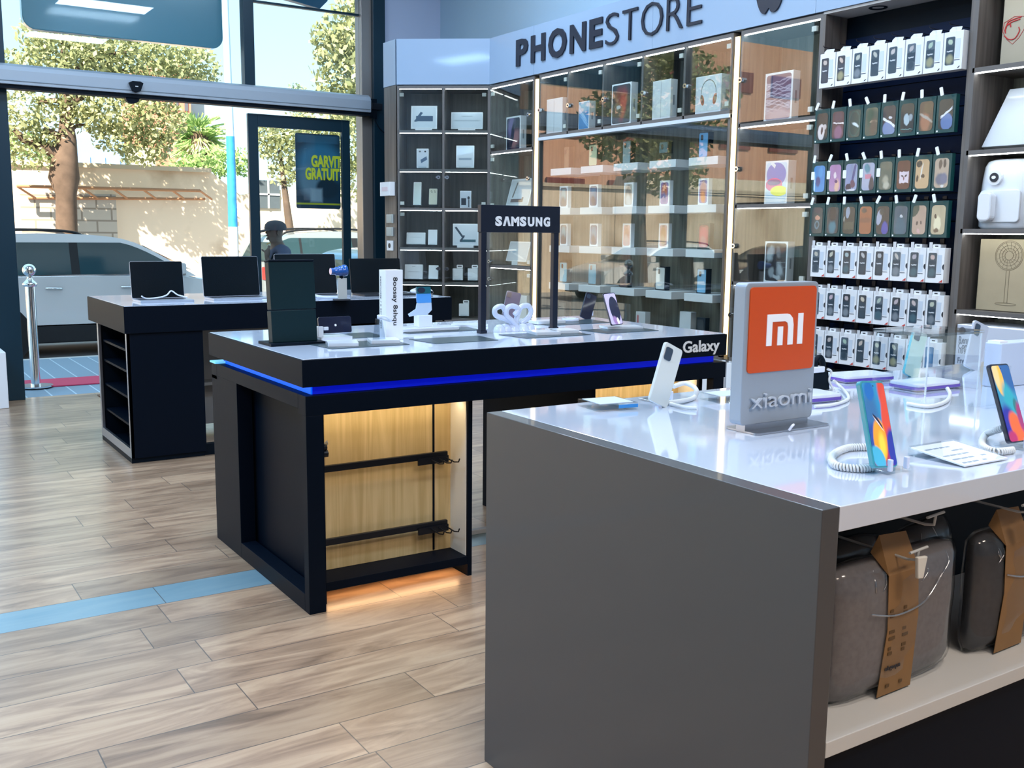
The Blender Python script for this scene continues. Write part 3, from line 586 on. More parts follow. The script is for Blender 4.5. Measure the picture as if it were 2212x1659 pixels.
car('grey_hatchback', 'dark grey hatchback with red tail light parked beyond the white car', .75, 19.5, 4.1, 1.72, 1.52, mat('car_grey', (.09, .095, .11), .3, coat=.6), flip=True, rail=False)
car('silver_suv', 'silver-grey car with roof rails beyond the capped man', 6.1, 17.2, 4.5, 1.85, 1.68, mat('car_silver', (.22, .25, .27), .3, coat=.7))
car('pale_blue_car', 'pale blue car seen low through the right end of the shopfront', 5.72, 13.0, 3.9, 1.7, 1.46, mat('car_blue', (.22, .48, .72), .3, coat=.7), rail=False)
car('white_hatchback', 'white hatchback down the street, mirrored in the cabinet glass', -10.4, 19.9, 4.1, 1.75, 1.46, mat('car_white2', (.75, .76, .78), .25, coat=.8), rail=True)
car('dark_sedan', 'dark car down the street, mirrored in the cabinet glass', -15.6, 20.2, 4.3, 1.75, 1.4, mat('car_dark', (.03, .03, .035), .25, coat=.8), rail=False)

# ------------------------------------------------------------------ the man in the cap
def skinned(name, chains, m_, parent, sub=2, root=None):
    """chains: lists of (x, y, z, radius); equal points are welded"""
    vs, rad, es, idx = [], [], [], {}
    for ch in chains:
        pr = None
        for x, y, z, r in ch:
            k = (round(x, 4), round(y, 4), round(z, 4))
            if k not in idx: idx[k] = len(vs); vs.append((x, y, z)); rad.append(r)
            if pr is not None and pr != idx[k]: es.append((pr, idx[k]))
            pr = idx[k]
    me = D.meshes.new(name); me.from_pydata(vs, es, []); o = D.objects.new(name, me); COL.objects.link(o)
    md = o.modifiers.new('skin', 'SKIN'); md.use_smooth_shade = True
    for i, d in enumerate(me.skin_vertices[0].data): rr_ = rad[i]; d.radius = rr_ if isinstance(rr_, tuple) else (rr_, rr_); d.use_root = (i == 0)
    sb_ = o.modifiers.new('sub', 'SUBSURF'); sb_.levels = sub; sb_.render_levels = sub
    dg = bpy.context.evaluated_depsgraph_get(); nm = D.meshes.new_from_object(o.evaluated_get(dg)); D.objects.remove(o)
    nm.materials.clear(); nm.materials.append(m_)
    for p_ in nm.polygons: p_.use_smooth = True
    ob = D.objects.new(name, nm); COL.objects.link(ob)
    if parent: ob.parent = parent
    return ob
q = ony(603, 560, 12.15)
man = thing('person', 'man in a grey cap and dark T-shirt outside, hand raised to his mouth', 'person', (q.x, 12.15, GZ))
skin_ = mat('skin_brown', (.10, .065, .05), .55)
man.scale = (1.05, 1.05, 1.0)
def arm(sgn, sh, el, wr, tip, spread):
    chains = [[(.0, sgn*.10, 1.47, .085), (*sh, .062), ((sh[0]+el[0])/2, (sh[1]+el[1])/2, (sh[2]+el[2])/2, .052), (*el, .043), ((el[0]+wr[0])/2, (el[1]+wr[1])/2, (el[2]+wr[2])/2, .038), (*wr, .027), (wr[0]+(tip[0]-wr[0])*.45, wr[1], wr[2]+(tip[2]-wr[2])*.45, .034)]]
    pr_ = chains[0][-1]
    for k, (dy, ln) in enumerate(((-.03, .9), (-.01, 1.0), (.01, .95), (.03, .8))):
        e = (pr_[0]+(tip[0]-pr_[0])*.55*ln, pr_[1]+dy*spread, pr_[2]+(tip[2]-pr_[2])*.55*ln+.0, .010); f = (tip[0]+(.01)*k, tip[1]+dy*spread, tip[2]-.03+ln*.02, .009)
        chains.append([pr_, e, f])
    chains.append([pr_, (pr_[0]-.03, pr_[1]-.045*sgn, pr_[2]+.01, .011), (pr_[0]-.055, pr_[1]-.055*sgn, pr_[2]+.035, .009)])
    return chains
body = [[(0, 0, .98, (.15, .115)), (0, 0, 1.12, (.145, .11)), (0, 0, 1.28, (.155, .12)), (.0, 0, 1.43, (.13, .11)), (-.015, 0, 1.50, .078), (-.035, 0, 1.56, .074), (-.052, 0, 1.635, (.090, .100)), (-.045, 0, 1.72, (.096, .112)), (-.04, 0, 1.77, (.08, .09))]]
for s in (-1, 1):
    body.append([(0, 0, .98, (.15, .115)), (.0, s*.095, .90, .095), (-.01, s*.10, .70, .078), (-.02, s*.10, .50, .056), (.0, s*.10, .28, .050), (.01, s*.10, .09, .036), (-.08, s*.10, .04, .035), (-.17, s*.11, .03, .028)])
body += [[(.0, 0, 1.43, (.13, .11)), (0, -.10, 1.47, .085)], [(.0, 0, 1.43, (.13, .11)), (0, .10, 1.47, .085)]]
body += arm(-1, (.0, -.20, 1.44), (-.05, -.25, 1.12), (-.20, -.14, 1.36), (-.17, -.10, 1.52), .7)
body += arm(1, (.0, .20, 1.44), (.03, .25, 1.13), (-.04, .25, .88), (-.06, .24, .71), .9)
bd = skinned('body', body, skin_, man)
# face: nose, lips, brow, eyes, ears
m = MB(); hx, hz = -.045, 1.655
m.add([(hx-.088, 0, hz+.045), (hx-.122, 0, hz+.005), (hx-.085, -.018, hz-.004), (hx-.085, .018, hz-.004), (hx-.09, 0, hz-.008)], [(0, 2, 1), (0, 1, 3), (2, 4, 1), (1, 4, 3)], skin_, None, True)
m.tube([(hx-.088, -.022, hz-.028), (hx-.100, 0, hz-.026), (hx-.088, .022, hz-.028)], .008, mat('lips', (.10, .05, .045), .5)); m.tube([(hx-.082, -.02, hz-.06), (hx-.092, 0, hz-.062), (hx-.082, .02, hz-.06)], .016, skin_)
for s in (-1, 1):
    m.lathe([(.012*math.sin(PI*i/8)+.0001, -.012*math.cos(PI*i/8)) for i in range(9)], mat('eye', (.5, .5, .5), .3), 10, T(hx-.078, s*.035, hz+.035))
    m.tube([(hx-.083, s*.015, hz+.055), (hx-.078, s*.05, hz+.057)], .006, mat('brow', (.02, .015, .012), .8)); m.prism(circ(hx+.01, hz+.01, .018, .032, 12), s*.098-.006, s*.098+.006, skin_)
m.build('face', man, .0)
sh = skinned('tshirt', [[(0, 0, .93, (.168, .132)), (0, 0, 1.12, (.162, .128)), (0, 0, 1.28, (.172, .135)), (0, 0, 1.44, (.145, .125)), (-.01, 0, 1.505, .088)], [(0, 0, 1.44, (.145, .125)), (0, -.10, 1.47, .10), (0, -.20, 1.44, .085), (-.03, -.235, 1.24, .075)], [(0, 0, 1.44, (.145, .125)), (0, .10, 1.47, .10), (0, .20, 1.44, .085), (.018, .235, 1.24, .075)]], mat('tshirt_blue', (.045, .06, .11), .8), man)
skinned('trousers', [[(0, 0, 1.0, (.165, .13)), (0, -.095, .88, .112), (-.01, -.10, .70, .092), (-.02, -.10, .50, .075), (0, -.10, .12, .06)], [(0, 0, 1.0, (.165, .13)), (0, .095, .88, .112), (-.01, .10, .70, .092), (-.02, .10, .50, .075), (0, .10, .12, .06)]], mat('trousers_dark', (.03, .03, .04), .8), man)
for s in (-1, 1): MB().prism(rr(-.22, .07, 0, .08, .035), s*.10-.05, s*.10+.05, mat('shoe', (.02, .02, .02), .6)).build('shoe', man, .015)
capm = mat('cap_grey', (.05, .052, .065), .85)
m = MB(); Mc = T(-.035, 0, 1.712) @ Matrix.Diagonal((1.14, 1.02, 1.0, 1)).to_4x4() if False else T(-.035, 0, 1.705) @ Matrix(((1.12, 0, 0, 0), (0, 1.0, 0, 0), (0, 0, 1.0, 0), (0, 0, 0, 1)))
m.lathe([(.114, -.012), (.116, .02), (.108, .06), (.082, .092), (.045, .108), (.0005, .113)], capm, 24, Mc)
m.prism([(-.17*math.cos(a_*PI/10-PI/2)*1.0, .095*math.sin(a_*PI/10-PI/2)) for a_ in range(11)], -.006, .004, capm, T(-.13, 0, 1.702) @ RY(-.18) @ RX(PI/2)); m.build('cap', man, .002)
MB().tube(smooth_path([(-.10, -.12, 1.42), (-.15, -.13, 1.30), (-.10, -.14, 1.10), (.05, -.13, .98)]), .012, black2).build('bag_strap', man)
MB().cyl((-.185, -.10, 1.53), (-.135, -.07, 1.545), .009, mat('snack', (.5, .32, .12), .6), 8).build('snack_stick', None)
o_ = D.objects['snack_stick']; o_.location = man.location; tag(o_, 'small brown snack held at the mouth of the capped man', 'snack')

# ================================================================== DISPLAY WALL (right side of the shop)
XB_ = 4.65; RB = -PI/2
A0 = Vector((4.02, 8.015, 0)); A1 = Vector((4.65, 7.527, 0)); Ad = (A1-A0).normalized(); RA = math.atan2(Ad.y, Ad.x); An = Vector((-Ad.y, Ad.x, 0))
def hitA(px, py, off):
    d = ray(px, py); nn = An; t = ((A0+An*off-CAMP).dot(nn))/d.dot(nn); p = CAMP+d*t; return (p-A0).dot(Ad), p.z
ORD = ['leftmost', 'second from left', 'third from left', 'fourth from left', 'fourth from right', 'third from right', 'second from right', 'rightmost']
edge = mat('cabinet_edge', (.135, .125, .122), .45); latch = mat('hinge_plastic', (.65, .66, .62), .4)
def cabinet(name, label, loc, rz, w, cells, ztop, doors, depth=.35, back=None, leds=True, base=.63):
    """cells: list of (x0, x1, [shelf heights]) ; doors: list of (x0, x1, z0, z1, lock x, lock z)"""
    g = thing(name, label, 'display cabinet', loc, rz)
    MB().box(.0, w, depth-.012, depth, base, ztop, back or (veneer_dark if rz == RA else veneer_mid)).build('back_panel', g)
    for x in sorted(set([c[0] for c in cells]+[cells[-1][1]])):
        t = .018 if 0 < x < w else .02; x0 = min(max(x-t/2, 0), w-t)
        zz = [c for c in cells if abs(c[0]-x) < .001 or abs(c[1]-x) < .001]; zlo = min(min(c[2]) for c in zz)
        m = MB(); m.box(x0, x0+t, .006, depth-.012, zlo, ztop, veneer); m.box(x0, x0+t, 0, .006, zlo, ztop, edge); m.build('side_panel' if x in (0, w) else 'divider', g)
    m = MB(); m.box(0, w, 0, depth, ztop, ztop+.024, edge); m.build('top_panel', g)
    for x0, x1, zs in cells:
        for k, z in enumerate(zs):
            m = MB(); m.box(x0+.009, x1-.009, .006, depth-.012, z-.022, z, veneer); m.box(x0+.009, x1-.009, .0, .006, z-.022, z, edge); m.build('shelf', g)
            zu = zs[k+1]-.022 if k+1 < len(zs) else ztop
            if leds: part(MB().box(x0+.018, x1-.018, .012, .020, zu-.0048, zu-.0005, led).build('led_strip', g), 'glowing cool white light strip')
    for x0, x1, z0, z1, lx, lz in doors:
        d = MB().box(x0+.003, x1-.003, -.009, -.003, z0, z1, glass).build('glass_door', g)
        sd = x1-.03 if lx < (x0+x1)/2 else x0+.03
        for hz_ in (z0+.03, z1-.04):
            part(MB().box(sd-.022, sd+.012, -.006+.003, .012, hz_-.014, hz_+.014, latch).build('hinge', d))
        if lz:
            m = MB(); m.cyl((lx, -.028, lz), (lx, -.009, lz), .016, chrome, 16); m.cyl((lx, -.031, lz), (lx, -.028, lz), .006, ink, 8); m.box(lx-.024, lx+.004, -.018, -.010, lz-.007, lz+.007, chrome); part(m.build('lock', d), 'chrome lock')
    return g
GAP = .009
SA = [.644, .96, 1.262, 1.603, 1.93, 2.256]
cabinet('display_cabinet', 'corner display cabinet with two columns of lit pigeonholes under the plain fascia', (A0.x, A0.y, 0), RA, .797, [(0, .399, SA), (.399, .797, SA)], 2.60,
        [(.015, .39, 1.61, 2.59, .36, 1.86), (.408, .782, 1.61, 2.59, .435, 1.86), (.015, .39, .65, 1.255+.33, .36, 1.08), (.408, .782, .65, 1.585, .435, 1.08)])
SB = [.63, 1.12, 1.59, 2.078]
cabinet('display_cabinet', 'narrow glazed display cabinet left of the left warm light strip', (XB_, 7.527, 0), RB, .665, [(0, .665, SB)], 2.60, [(.015, .65, 2.09, 2.59, .62, 2.33), (.015, .65, 1.60, 2.05, .62, 1.83), (.015, .65, 1.13, 1.56, .04, 1.15), (.015, .65, .64, 1.09, .04, 1.0)])
cy = [6.79, 6.407, 5.978, 5.544, 5.121, 4.69]; c0 = cy[0]
cabinet('display_cabinet', 'wide central display cabinet with five lockers above one big glass front', (XB_, c0, 0), RB, c0-cy[-1], [(c0-cy[i], c0-cy[i+1], [2.165]) for i in range(5)], 2.60,
        [(c0-cy[i], c0-cy[i+1], 2.175, 2.59, c0-cy[i]+.035, 2.35) for i in range(5)])
wc = D.objects['display_cabinet.002']; cw_ = c0-cy[-1]
m = MB(); m.box(0, cw_, -.012, .05, 2.118, 2.142, mat('shelf_light_edge', (.60, .66, .74), .4)); part(m.build('pelmet', wc, .001), 'pale edge strip')
for x in (0, cw_-.02): MB().box(x, x+.02, 0, .338, .62, 2.14, veneer).build('side_panel', wc)
MB().box(0, cw_, 0, .338, .605, .63, veneer).build('shelf', wc)
for x0, x1 in ((.02, .985), (.99, cw_-.02)): MB().box(x0, x1, -.004, .002, .635, 2.115, glass).build('glass_front', wc)
cabinet('display_cabinet', 'tall three-shelf display cabinet with locks, right of the right warm light strip', (XB_, 4.625, 0), RB, .625, [(0, .625, [.63, 1.11, 1.585, 2.072])], 2.60, [(.012, .60, 2.08, 2.59, .03, 2.33), (.012, .60, 1.595, 2.05, .03, 1.80), (.012, .60, 1.12, 1.56, .03, 1.33), (.012, .60, .64, 1.09, .03, .90)])
oc = cabinet('open_shelf_unit', 'open oak shelf unit with lit shelves at the right edge of the picture', (XB_, 3.075, 0), RB, 1.1, [(0, 1.1, [.60, 1.04, 1.44, 1.82, 2.212])], 2.60, [])
oc['category'] = 'shelf unit'
# slatwall bay
sl = thing('slatwall_bay', 'dark navy slatwall bay full of phone cases on hooks', 'display wall', (XB_, 4.0, 0), RB)
m = MB()
for i in range(13): m.box(0, .925, .175, .20, .61+i*.1455, .61+(i+1)*.1455-.006, navy)
m.box(0, .925, .185, .20, .612, 2.614, black2); part(m.build('slat_panel', sl), 'navy slatted panel')
MB().box(.905, .925, 0, .35, .61, 2.614, veneer).build('side_panel', sl); MB().box(0, .018, 0, .18, .61, 2.614, veneer).build('side_panel', sl)
m = MB(); m.box(0, .925, .0, .2, 2.616, 2.63, mat('soffit', (.45, .43, .42), .5)); m.build('soffit', sl); m = MB(); m.box(.0, .925, .0, .174, .606, .627, veneer); m.build('bottom_shelf', sl)
p = onx(1897, 14, 4.74)
m = MB(); m.lathe([(.03, 0), (.045, -.004), (.05, 0)], black2, 24, T(4.0-p.y, .09, 2.615)); part(m.build('downlight', sl), 'round black downlight')
# base cupboards
for i, (ya, yb) in enumerate([(7.5, 6.85), (6.83, 5.75), (5.75, 4.66), (4.64, 4.0), (4.0, 3.08), (3.07, 1.97)]):
    nm = ['behind the hearts', 'under the left half of the glass front', 'under the right half of the glass front', 'right of the end of the blue-lit table', 'under the slatwall', 'under the open shelves'][i]
    g = thing('base_cupboard', 'white base cupboard of the display wall, '+nm, 'cupboard', (XB_, ya-.004, 0), RB, 'white base cupboards'); w = ya-yb-.008
    MB().box(0, w, .02, .36, .06, .602 if i < 5 else .574, whitem).build('body', g); MB().box(0, w, .05, .36, 0, .06, black2).build('plinth', g)
    for k in range(2):
        d = MB().box(k*w/2+.003, (k+1)*w/2-.003, 0, .018, .07, .592 if i < 5 else .568, whitem).build('door', g, .002)
        MB().cyl((w/2+(.06 if k else -.06), -.025, .53), (w/2+(.06 if k else -.06), 0, .53), .014, chrome, 14).build('knob', d)
g = thing('base_cupboard', 'white base cupboard under the corner cabinet', 'cupboard', (A0.x, A0.y, 0), RA, 'white base cupboards')
MB().box(0, .79, .02, .35, .06, .616, whitem).build('body', g); MB().box(0, .79, .05, .35, 0, .06, black2).build('plinth', g)
# warm light strips
for ya, lab in ((6.825, 'left tall warm glowing light strip of the display wall, behind the black arch sign'), (4.657, 'right tall warm glowing light strip, ending at the corner of the blue-lit table')):
    g = thing('warm_light_strip', lab, 'light strip', (XB_, ya, 0), RB); bz = mat('brass_profile', (.42, .30, .16), .4, metal=.4)
    MB().box(-.016, .016, .012, .30, .61, 2.60, bz).build('profile', g); MB().box(-.013, .013, -.004, .011, .64, 2.595, ledw).build('diffuser', g)
# fascia
fm = mat('fascia_laminate', (.31, .42, .58), .28, coat=.35)
fs = thing('fascia_signboard', 'pale blue-white fascia over the display wall with black PHONESTORE letters', 'signboard', (XB_, 7.527, 0), RB)
for i, (ya, yb) in enumerate([(7.527, 6.86), (6.86, 5.44), (5.44, 4.05), (4.05, 2.6), (2.6, 1.9)]): MB().box(7.527-ya+.001, 7.527-yb-.001, -.01, .36, 2.632, 3.005, fm).build('fascia_panel', fs)
tl = lambda y: 7.527-y
pl = [(7.099, 6.87), (6.83, 6.585), (6.55, 6.20), (6.14, 5.87), (5.80, 5.61)]
def letters(txt, ya, yb, z0, z1, bold, gap, m_, parent, wts=None):
    wts = wts or [1]*len(txt); tot = sum(wts)+gap*(len(txt)-1); u = (ya-yb)/tot; y = ya
    for c, wt in zip(txt, wts): text(c, tl(y), tl(y-u*wt), z0-(.006 if c in 'OS' else 0), z1+(.006 if c in 'OS' else 0), -.011, m_, parent, 'letter_'+c.lower(), .006, bold); y -= u*(wt+gap)
signk = mat('sign_ink', (.014, .018, .035), .4)
ya = onx(1119, 140, XB_).y; yb = onx(1305, 95, XB_).y; yc = onx(1312, 95, XB_).y; yd = onx(1520, 50, XB_).y
letters('PHONE', ya, yb, 2.722, 2.928, .035, .22, signk, fs, [.82, .95, 1.15, .95, .74])
letters('STORE', yc, yd, 2.722, 2.928, -.014, .22, signk, fs, [.80, .88, 1.18, .84, .74])
# bitten fruit emblem
ap = [(0, .045), (.035, .0), (.10, .005), (.155, .06), (.19, .16), (.165, .21), (.135, .25), (.135, .30), (.165, .345), (.12, .385), (.06, .39), (0, .365), (-.06, .39), (-.13, .38), (-.185, .31), (-.195, .22), (-.17, .12), (-.12, .03), (-.06, -.005)]
ay = onx(1666, 16, XB_).y; sc_ = .235/.39; az = 2.690
po = [(tl(ay)+p_.x*sc_*.92, az+p_.z*sc_) for p_ in smooth_path([(x, 0, z) for x, z in ap], 4, True)]
MB().prism(po, -.022, -.0105, signk).build('fruit_emblem', fs)
lf_ = smooth_path([(.0, 0, .41), (.01, 0, .47), (.07, 0, .53), (.065, 0, .46)], 4, True); MB().prism([(tl(ay)+p_.x*sc_, az+p_.z*sc_) for p_ in lf_], -.022, -.0105, signk).build('emblem_leaf', fs)
f2 = thing('corner_fascia', 'plain pale fascia panel over the corner cabinet', 'fascia', (A0.x, A0.y, 0), RA); MB().box(.0, .792, -.01, .05, 2.632, 3.005, fm).build('fascia_panel', f2)
def plan_prism(pts, z0, z1, m_):
    b = MB(); n = len(pts); vs = [(x, y, z0) for x, y in pts]+[(x, y, z1) for x, y in pts]; b.add(vs, [tuple(range(n-1, -1, -1)), tuple(range(n, 2*n))]+[(i, (i+1) % n, n+(i+1) % n, n+i) for i in range(n)], m_); return b
fo = [(4.012, 8.018), (4.232, 8.30), (4.232, 8.32), (4.012, 8.25)]
sp = thing('end_pilaster', 'oak end pilaster with switches at the left end of the display wall', 'pilaster')
plan_prism(fo, 0, 2.63, veneer).build('pilaster_body', sp); part(plan_prism([(x-.004, y) for x, y in fo], 2.632, 3.005, fm).build('fascia_return', sp), 'pale fascia return')
def plate(name, lab, cat, pl_, pr, pt, pb, m_, extra=None):
    a = onx(pl_, pb, 4.01); b = onx(pr, pt, 4.01); g = thing(name, lab, cat, (4.010, a.y, a.z), RB); w, h = a.y-b.y, b.z-a.z
    MB().box(0, w, -.012 if not extra == 'box' else -.05, 0, 0, h, m_).build('plate', g, .002)
    if extra == 'socket': MB().prism(rr(w*.3, w*.7, h*.25, h*.75, w*.18), -.014, -.012, ink).build('socket_hole', g)
    elif extra == 'box': MB().box(w*.2, w*.8, -.052, -.05, h*.35, h*.65, mat('faint_pink', (.75, .62, .66), .6)).build('label', g)
    else: MB().box(w*.12, w*.88, -.015, -.012, h*.12, h*.88, mat('switch_rocker', (.35, .40, .40), .4)).build('rocker', g)
sw_ = mat('switch_plate', (.42, .46, .45), .4)
plate('light_switch', 'grey light switch on the pilaster, upper one', 'switch', 837, 850, 463, 482, sw_)
plate('light_switch', 'grey light switch on the pilaster, lower one', 'switch', 837, 850, 491, 510, sw_)
plate('wall_socket', 'pale socket plate on the pilaster under the switches', 'socket', 838, 850, 520, 541, whitem, 'socket')
plate('alarm_box', 'small white wall box with faint pink print high on the pilaster', 'box', 832, 853, 393, 424, whitem, 'box')

# ------------------------------------------------------------------ boxed goods on the shelves
def product(name, label, loc, rz, w, h, d, cover, side=None, tilt=0, group=None, cat='box', inset=.06, strip=False, stand=None):
    """a carton standing on loc (bottom centre of its front), leaning back by tilt"""
    g = thing(name, label, cat, loc, rz, group); M = RX(-tilt)
    MB().box(-w/2, w/2, 0, d, 0, h, side or card, M).build('carton', g, min(.0015, d*.1))
    if cover:
        k = inset*min(w, h)
        o = MB().prism(rr(-w/2+k, w/2-k, k, h-k, k*1.3), -.0012, 0, cover).build('cover_picture', g); o.matrix_basis = M
    if strip:
        MB().box(w/2, w/2+.0008, d*.35, d*.6, h*.35, h*.6, mat('side_print', (.30, .33, .36), .5), M).build('side_print', g)
    return g
def at_wall(name, label, pl_, pr, zs, zt, xf, d, cover, **k):
    """front bottom edge runs from pixel column pl_ to pr on shelf height zs; zt = top height"""
    def yof(px):
        py = 400
        for _ in range(6):
            q = onx(px, py, xf); py += (q.z-zs)*CW/5 if False else 0; break
        lo, hi = -200, 1800
        for _ in range(40):
            mid = (lo+hi)/2
            if onx(px, mid, xf).z > zs: lo = mid
            else: hi = mid
        return onx(px, lo, xf).y
    a, b = yof(pl_), yof(pr)
    return product(name, label, (xf, (a+b)/2, zs), RB, a-b, zt-zs, d, cover, **k)
def zat(px, py, xf): return onx(px, py, xf).z
screenb = (.02, .03, .10)
a_dark = art('art_dark_swirl', (.012, .02, .05), [(.35, .75, .25, .35, (.20, .16, .35), .4, .5), (.65, .35, .35, .25, (.35, .16, .18), -.5, .5), (.45, .5, .12, .45, (.01, .015, .05), .3, .3)], noise=.15)
a_ipad1 = art('art_red_portrait', (.05, .05, .06), [(.5, .7, .35, .25, (.20, .03, .03), 0, .5), (.6, .45, .18, .35, (.45, .06, .05), .3, .5), (.3, .3, .25, .2, (.10, .07, .06), 0, .5), (.35, .42, .12, .06, (.5, .5, .52), 0, .3)], noise=.15)
a_blue = art('art_blue_wave', (.03, .22, .50), [(.5, .85, .6, .2, (.42, .55, .66), 0, .5), (.4, .55, .5, .05, (.35, .55, .75), .5, .4), (.5, .4, .5, .04, (.30, .50, .75), .5, .4), (.6, .25, .5, .04, (.2, .45, .75), .5, .4)], noise=.1)
a_ipadpro = art('art_silver_waves', (.03, .05, .14), [(.5, .5+.09*i-.33, .62, .045, (.55, .58, .75), .18*(-1)**i, .35, .75) for i in range(8)] + [(.5, .08, .6, .16, (.40, .33, .42), 0, .6)], noise=.12)
a_ipad10 = art('art_colour_discs', (.55, .72, .88), [(.5, .70, .48, .30, (.02, .16, .60), 0, .02), (.40, .44, .42, .17, (.70, .02, .30), 0, .02), (.66, .28, .42, .13, (.90, .85, .05), 0, .05), (.40, .50, .34, .075, (.04, .02, .28), 0, .05), (.33, .95, .12, .05, (.8, .85, .9), .5, .05, 0, 'r')])
a_ipadair = art('art_black_petals', (.008, .018, .035), [(.22, .72, .16, .22, (.35, .42, .48), .5, .4), (.72, .30, .15, .2, (.30, .36, .42), -.6, .5), (.3, .22, .14, .12, (.25, .30, .35), .3, .4), (.62, .78, .1, .16, (.12, .16, .2), -.5, .4), (.6, .1, .2, .06, (.4, .45, .5), .2, .4)], noise=.2)
a_hp = art('art_headphones', (.62, .68, .76), [(.52, .56, .31, .35, (.05, .06, .08), 0, .012, .93), (.5, .36, .46, .17, (.62, .68, .76), 0, .01, 0, 'r'), (.27, .36, .075, .15, (.35, .07, .05), -.25, .06), (.78, .36, .075, .15, (.35, .07, .05), .25, .06), (.245, .40, .035, .12, (.12, .08, .09), -.25, .06), (.81, .40, .035, .12, (.12, .08, .09), .25, .06)])
a_white = art('art_slim_tablet', (.66, .70, .75), [(.48, .5, .012, .47, (.32, .36, .42), 0, .1, 0, 'r')])
Z0 = 2.167
for nm, lb, a, b, pyt, cov, d in (('tablet_box', 'white slim box standing in the first locker above the glass front', 1180, 1214, 216, a_white, .06), ('tablet_box', 'small white box with a blue wave picture in the second locker', 1249, 1272, 221, a_blue, .06),
    ('tablet_box', 'white box with a dark red picture in the third locker', 1320, 1362, 184, a_ipad1, .06), ('tablet_box', 'white slim box standing in the fourth locker', 1408, 1447, 177, a_white, .06), ('headphone_box', 'white box with a picture of red headphones in the fifth locker', 1501, 1556, 168, a_hp, .11)):
    at_wall(nm, lb, a, b, Z0, zat(a, pyt, 4.69), 4.69, d, cov, strip=True, inset=.02 if nm[0] == 'h' or cov is a_white else .05)
at_wall('tablet_box', 'white box with a dark swirl picture on the top shelf of the narrow cabinet', 1093, 1124, 2.080, zat(1093, 254, 4.80), 4.80, .06, a_dark, strip=True)
at_wall('tablet_box', 'white box with silver waves on navy, top shelf of the tall cabinet', 1649, 1709, 2.074, zat(1649, 161, 4.74), 4.74, .06, a_ipadpro, strip=True)
at_wall('tablet_box', 'white box with blue, magenta and yellow discs in the tall cabinet', 1650, 1699, 1.587, zat(1650, 349, 4.74), 4.74, .07, a_ipad10, strip=True)
at_wall('tablet_box', 'white box with black petal picture, lowest visible in the tall cabinet', 1649, 1698, 1.112, zat(1649, 521, 4.74), 4.74, .06, a_ipadair, strip=True)
a_book = art('art_open_laptop', (.66, .68, .72), [(.45, .18, .30, .10, (.16, .10, .10), 0, .05, 0, 'r'), (.38, .34, .3, .12, (.72, .74, .78), 0, .05, 0, 'r'), (.25, .6, .03, .32, (.18, .14, .12), .15, .1, 0, 'r')])
def tilted(name, lb, pl_, pr, zs, pyt, xf, cov, tilt=.28, d=.05, st=True, h=None):
    q = onx((pl_+pr)/2, 500, xf); hh = h or (zat(pl_, pyt, xf)-zs-.02)/math.cos(tilt)
    g = at_wall(name, lb, pl_, pr, zs+.018, zs+.018+hh, xf, d, cov, tilt=tilt)
    s = thing('box_stand', 'white stand under the '+lb, 'stand', (xf, g.location.y, zs+.001), RB)
    g.location.z += d*math.sin(tilt)
    MB().prism([(-.045, 0), (.045, 0), (.045, .012), (-.045, .012)], -.01, .075, whitem).build('foot', s, .001); MB().box(-.045, .045, -.012, -.006, 0, .035, whitem).build('lip', s)
    return g
tilted('laptop_box', 'white box with an open laptop picture leaning in the narrow cabinet', 1092, 1140, 1.592, 390, 4.80, a_book)
tilted('laptop_box', 'glossy white box leaning on a stand lower in the narrow cabinet', 1092, 1136, 1.122, 524, 4.78, art('art_glossy', (.62, .66, .72), [(.5, .3, .5, .05, (.8, .82, .85), .5, .3), (.3, .5, .1, .1, (.45, .55, .66), .3, .4)]))
at_wall('phone_box', 'plain white box on the bottom shelf of the narrow cabinet behind a dark phone', 1118, 1137, .632, zat(1118, 637, 4.82), 4.82, .05, None)
# white ledges with phones
LW, LP, Lx0 = .27, .396, 6.69
lz = [1.897, 1.592, 1.300, 1.008]
def phart(nm, c1, c2, c3): return art(nm, c1, [(.5, .6, .4, .35, c2, 0, .4), (.5, .25, .35, .25, c3, .4, .5), (.5, .96, .16, .012, (.01, .01, .01), 0, .2, 0, 'r')])
cols = {'navy and teal': phart('ph_a', (.03, .06, .14), (.10, .30, .42), (.02, .05, .10)), 'deep blue': phart('ph_b', (.02, .06, .20), (.03, .18, .36), (.01, .02, .08)), 'grey lens': phart('ph_c', (.5, .48, .45), (.14, .14, .15), (.6, .6, .6)), 'red and violet': phart('ph_d', (.25, .18, .45), (.42, .07, .05), (.10, .10, .35)),
        'orange and violet': phart('ph_e', (.25, .2, .5), (.30, .05, .10), (.75, .22, .05)), 'rose': phart('ph_f', (.65, .35, .36), (.45, .16, .12), (.6, .4, .4)), 'copper': phart('ph_g', (.60, .34, .34), (.42, .16, .06), (.5, .3, .2)), 'crimson': phart('ph_h', (.35, .02, .05), (.60, .04, .10), (.45, .10, .15))}
backs = {'dark green': (.01, .06, .06), 'pale green': (.52, .68, .48), 'slate blue': (.22, .36, .42), 'teal grey': (.10, .20, .26), 'sky blue': (.12, .45, .85), 'cyan': (.05, .42, .62), 'sea blue': (.04, .30, .45), 'maroon': (.06, .03, .05), 'pearl white': (.62, .66, .66), 'ice blue': (.25, .52, .75)}
darkc = mat('dark_card', (.012, .022, .035), .35)
def ledge(r_, i):
    z = lz[r_]; y = Lx0-i*LP
    g = thing('floating_ledge', ['top', 'second', 'third', 'lowest'][r_]+' row floating white ledge, '+['leftmost', 'second from left', 'middle', 'second from right', 'rightmost'][i]+' behind the glass', 'ledge', (4.70, y, 0), RB, 'white floating ledges')
    if (r_, i) == (0, 0): pass
    MB().box(0, LW, 0, .286, z-.052, z, whitem).build('ledge_body', g, .002); return g
for r_ in range(4):
    for i in range(5): ledge(r_, i)
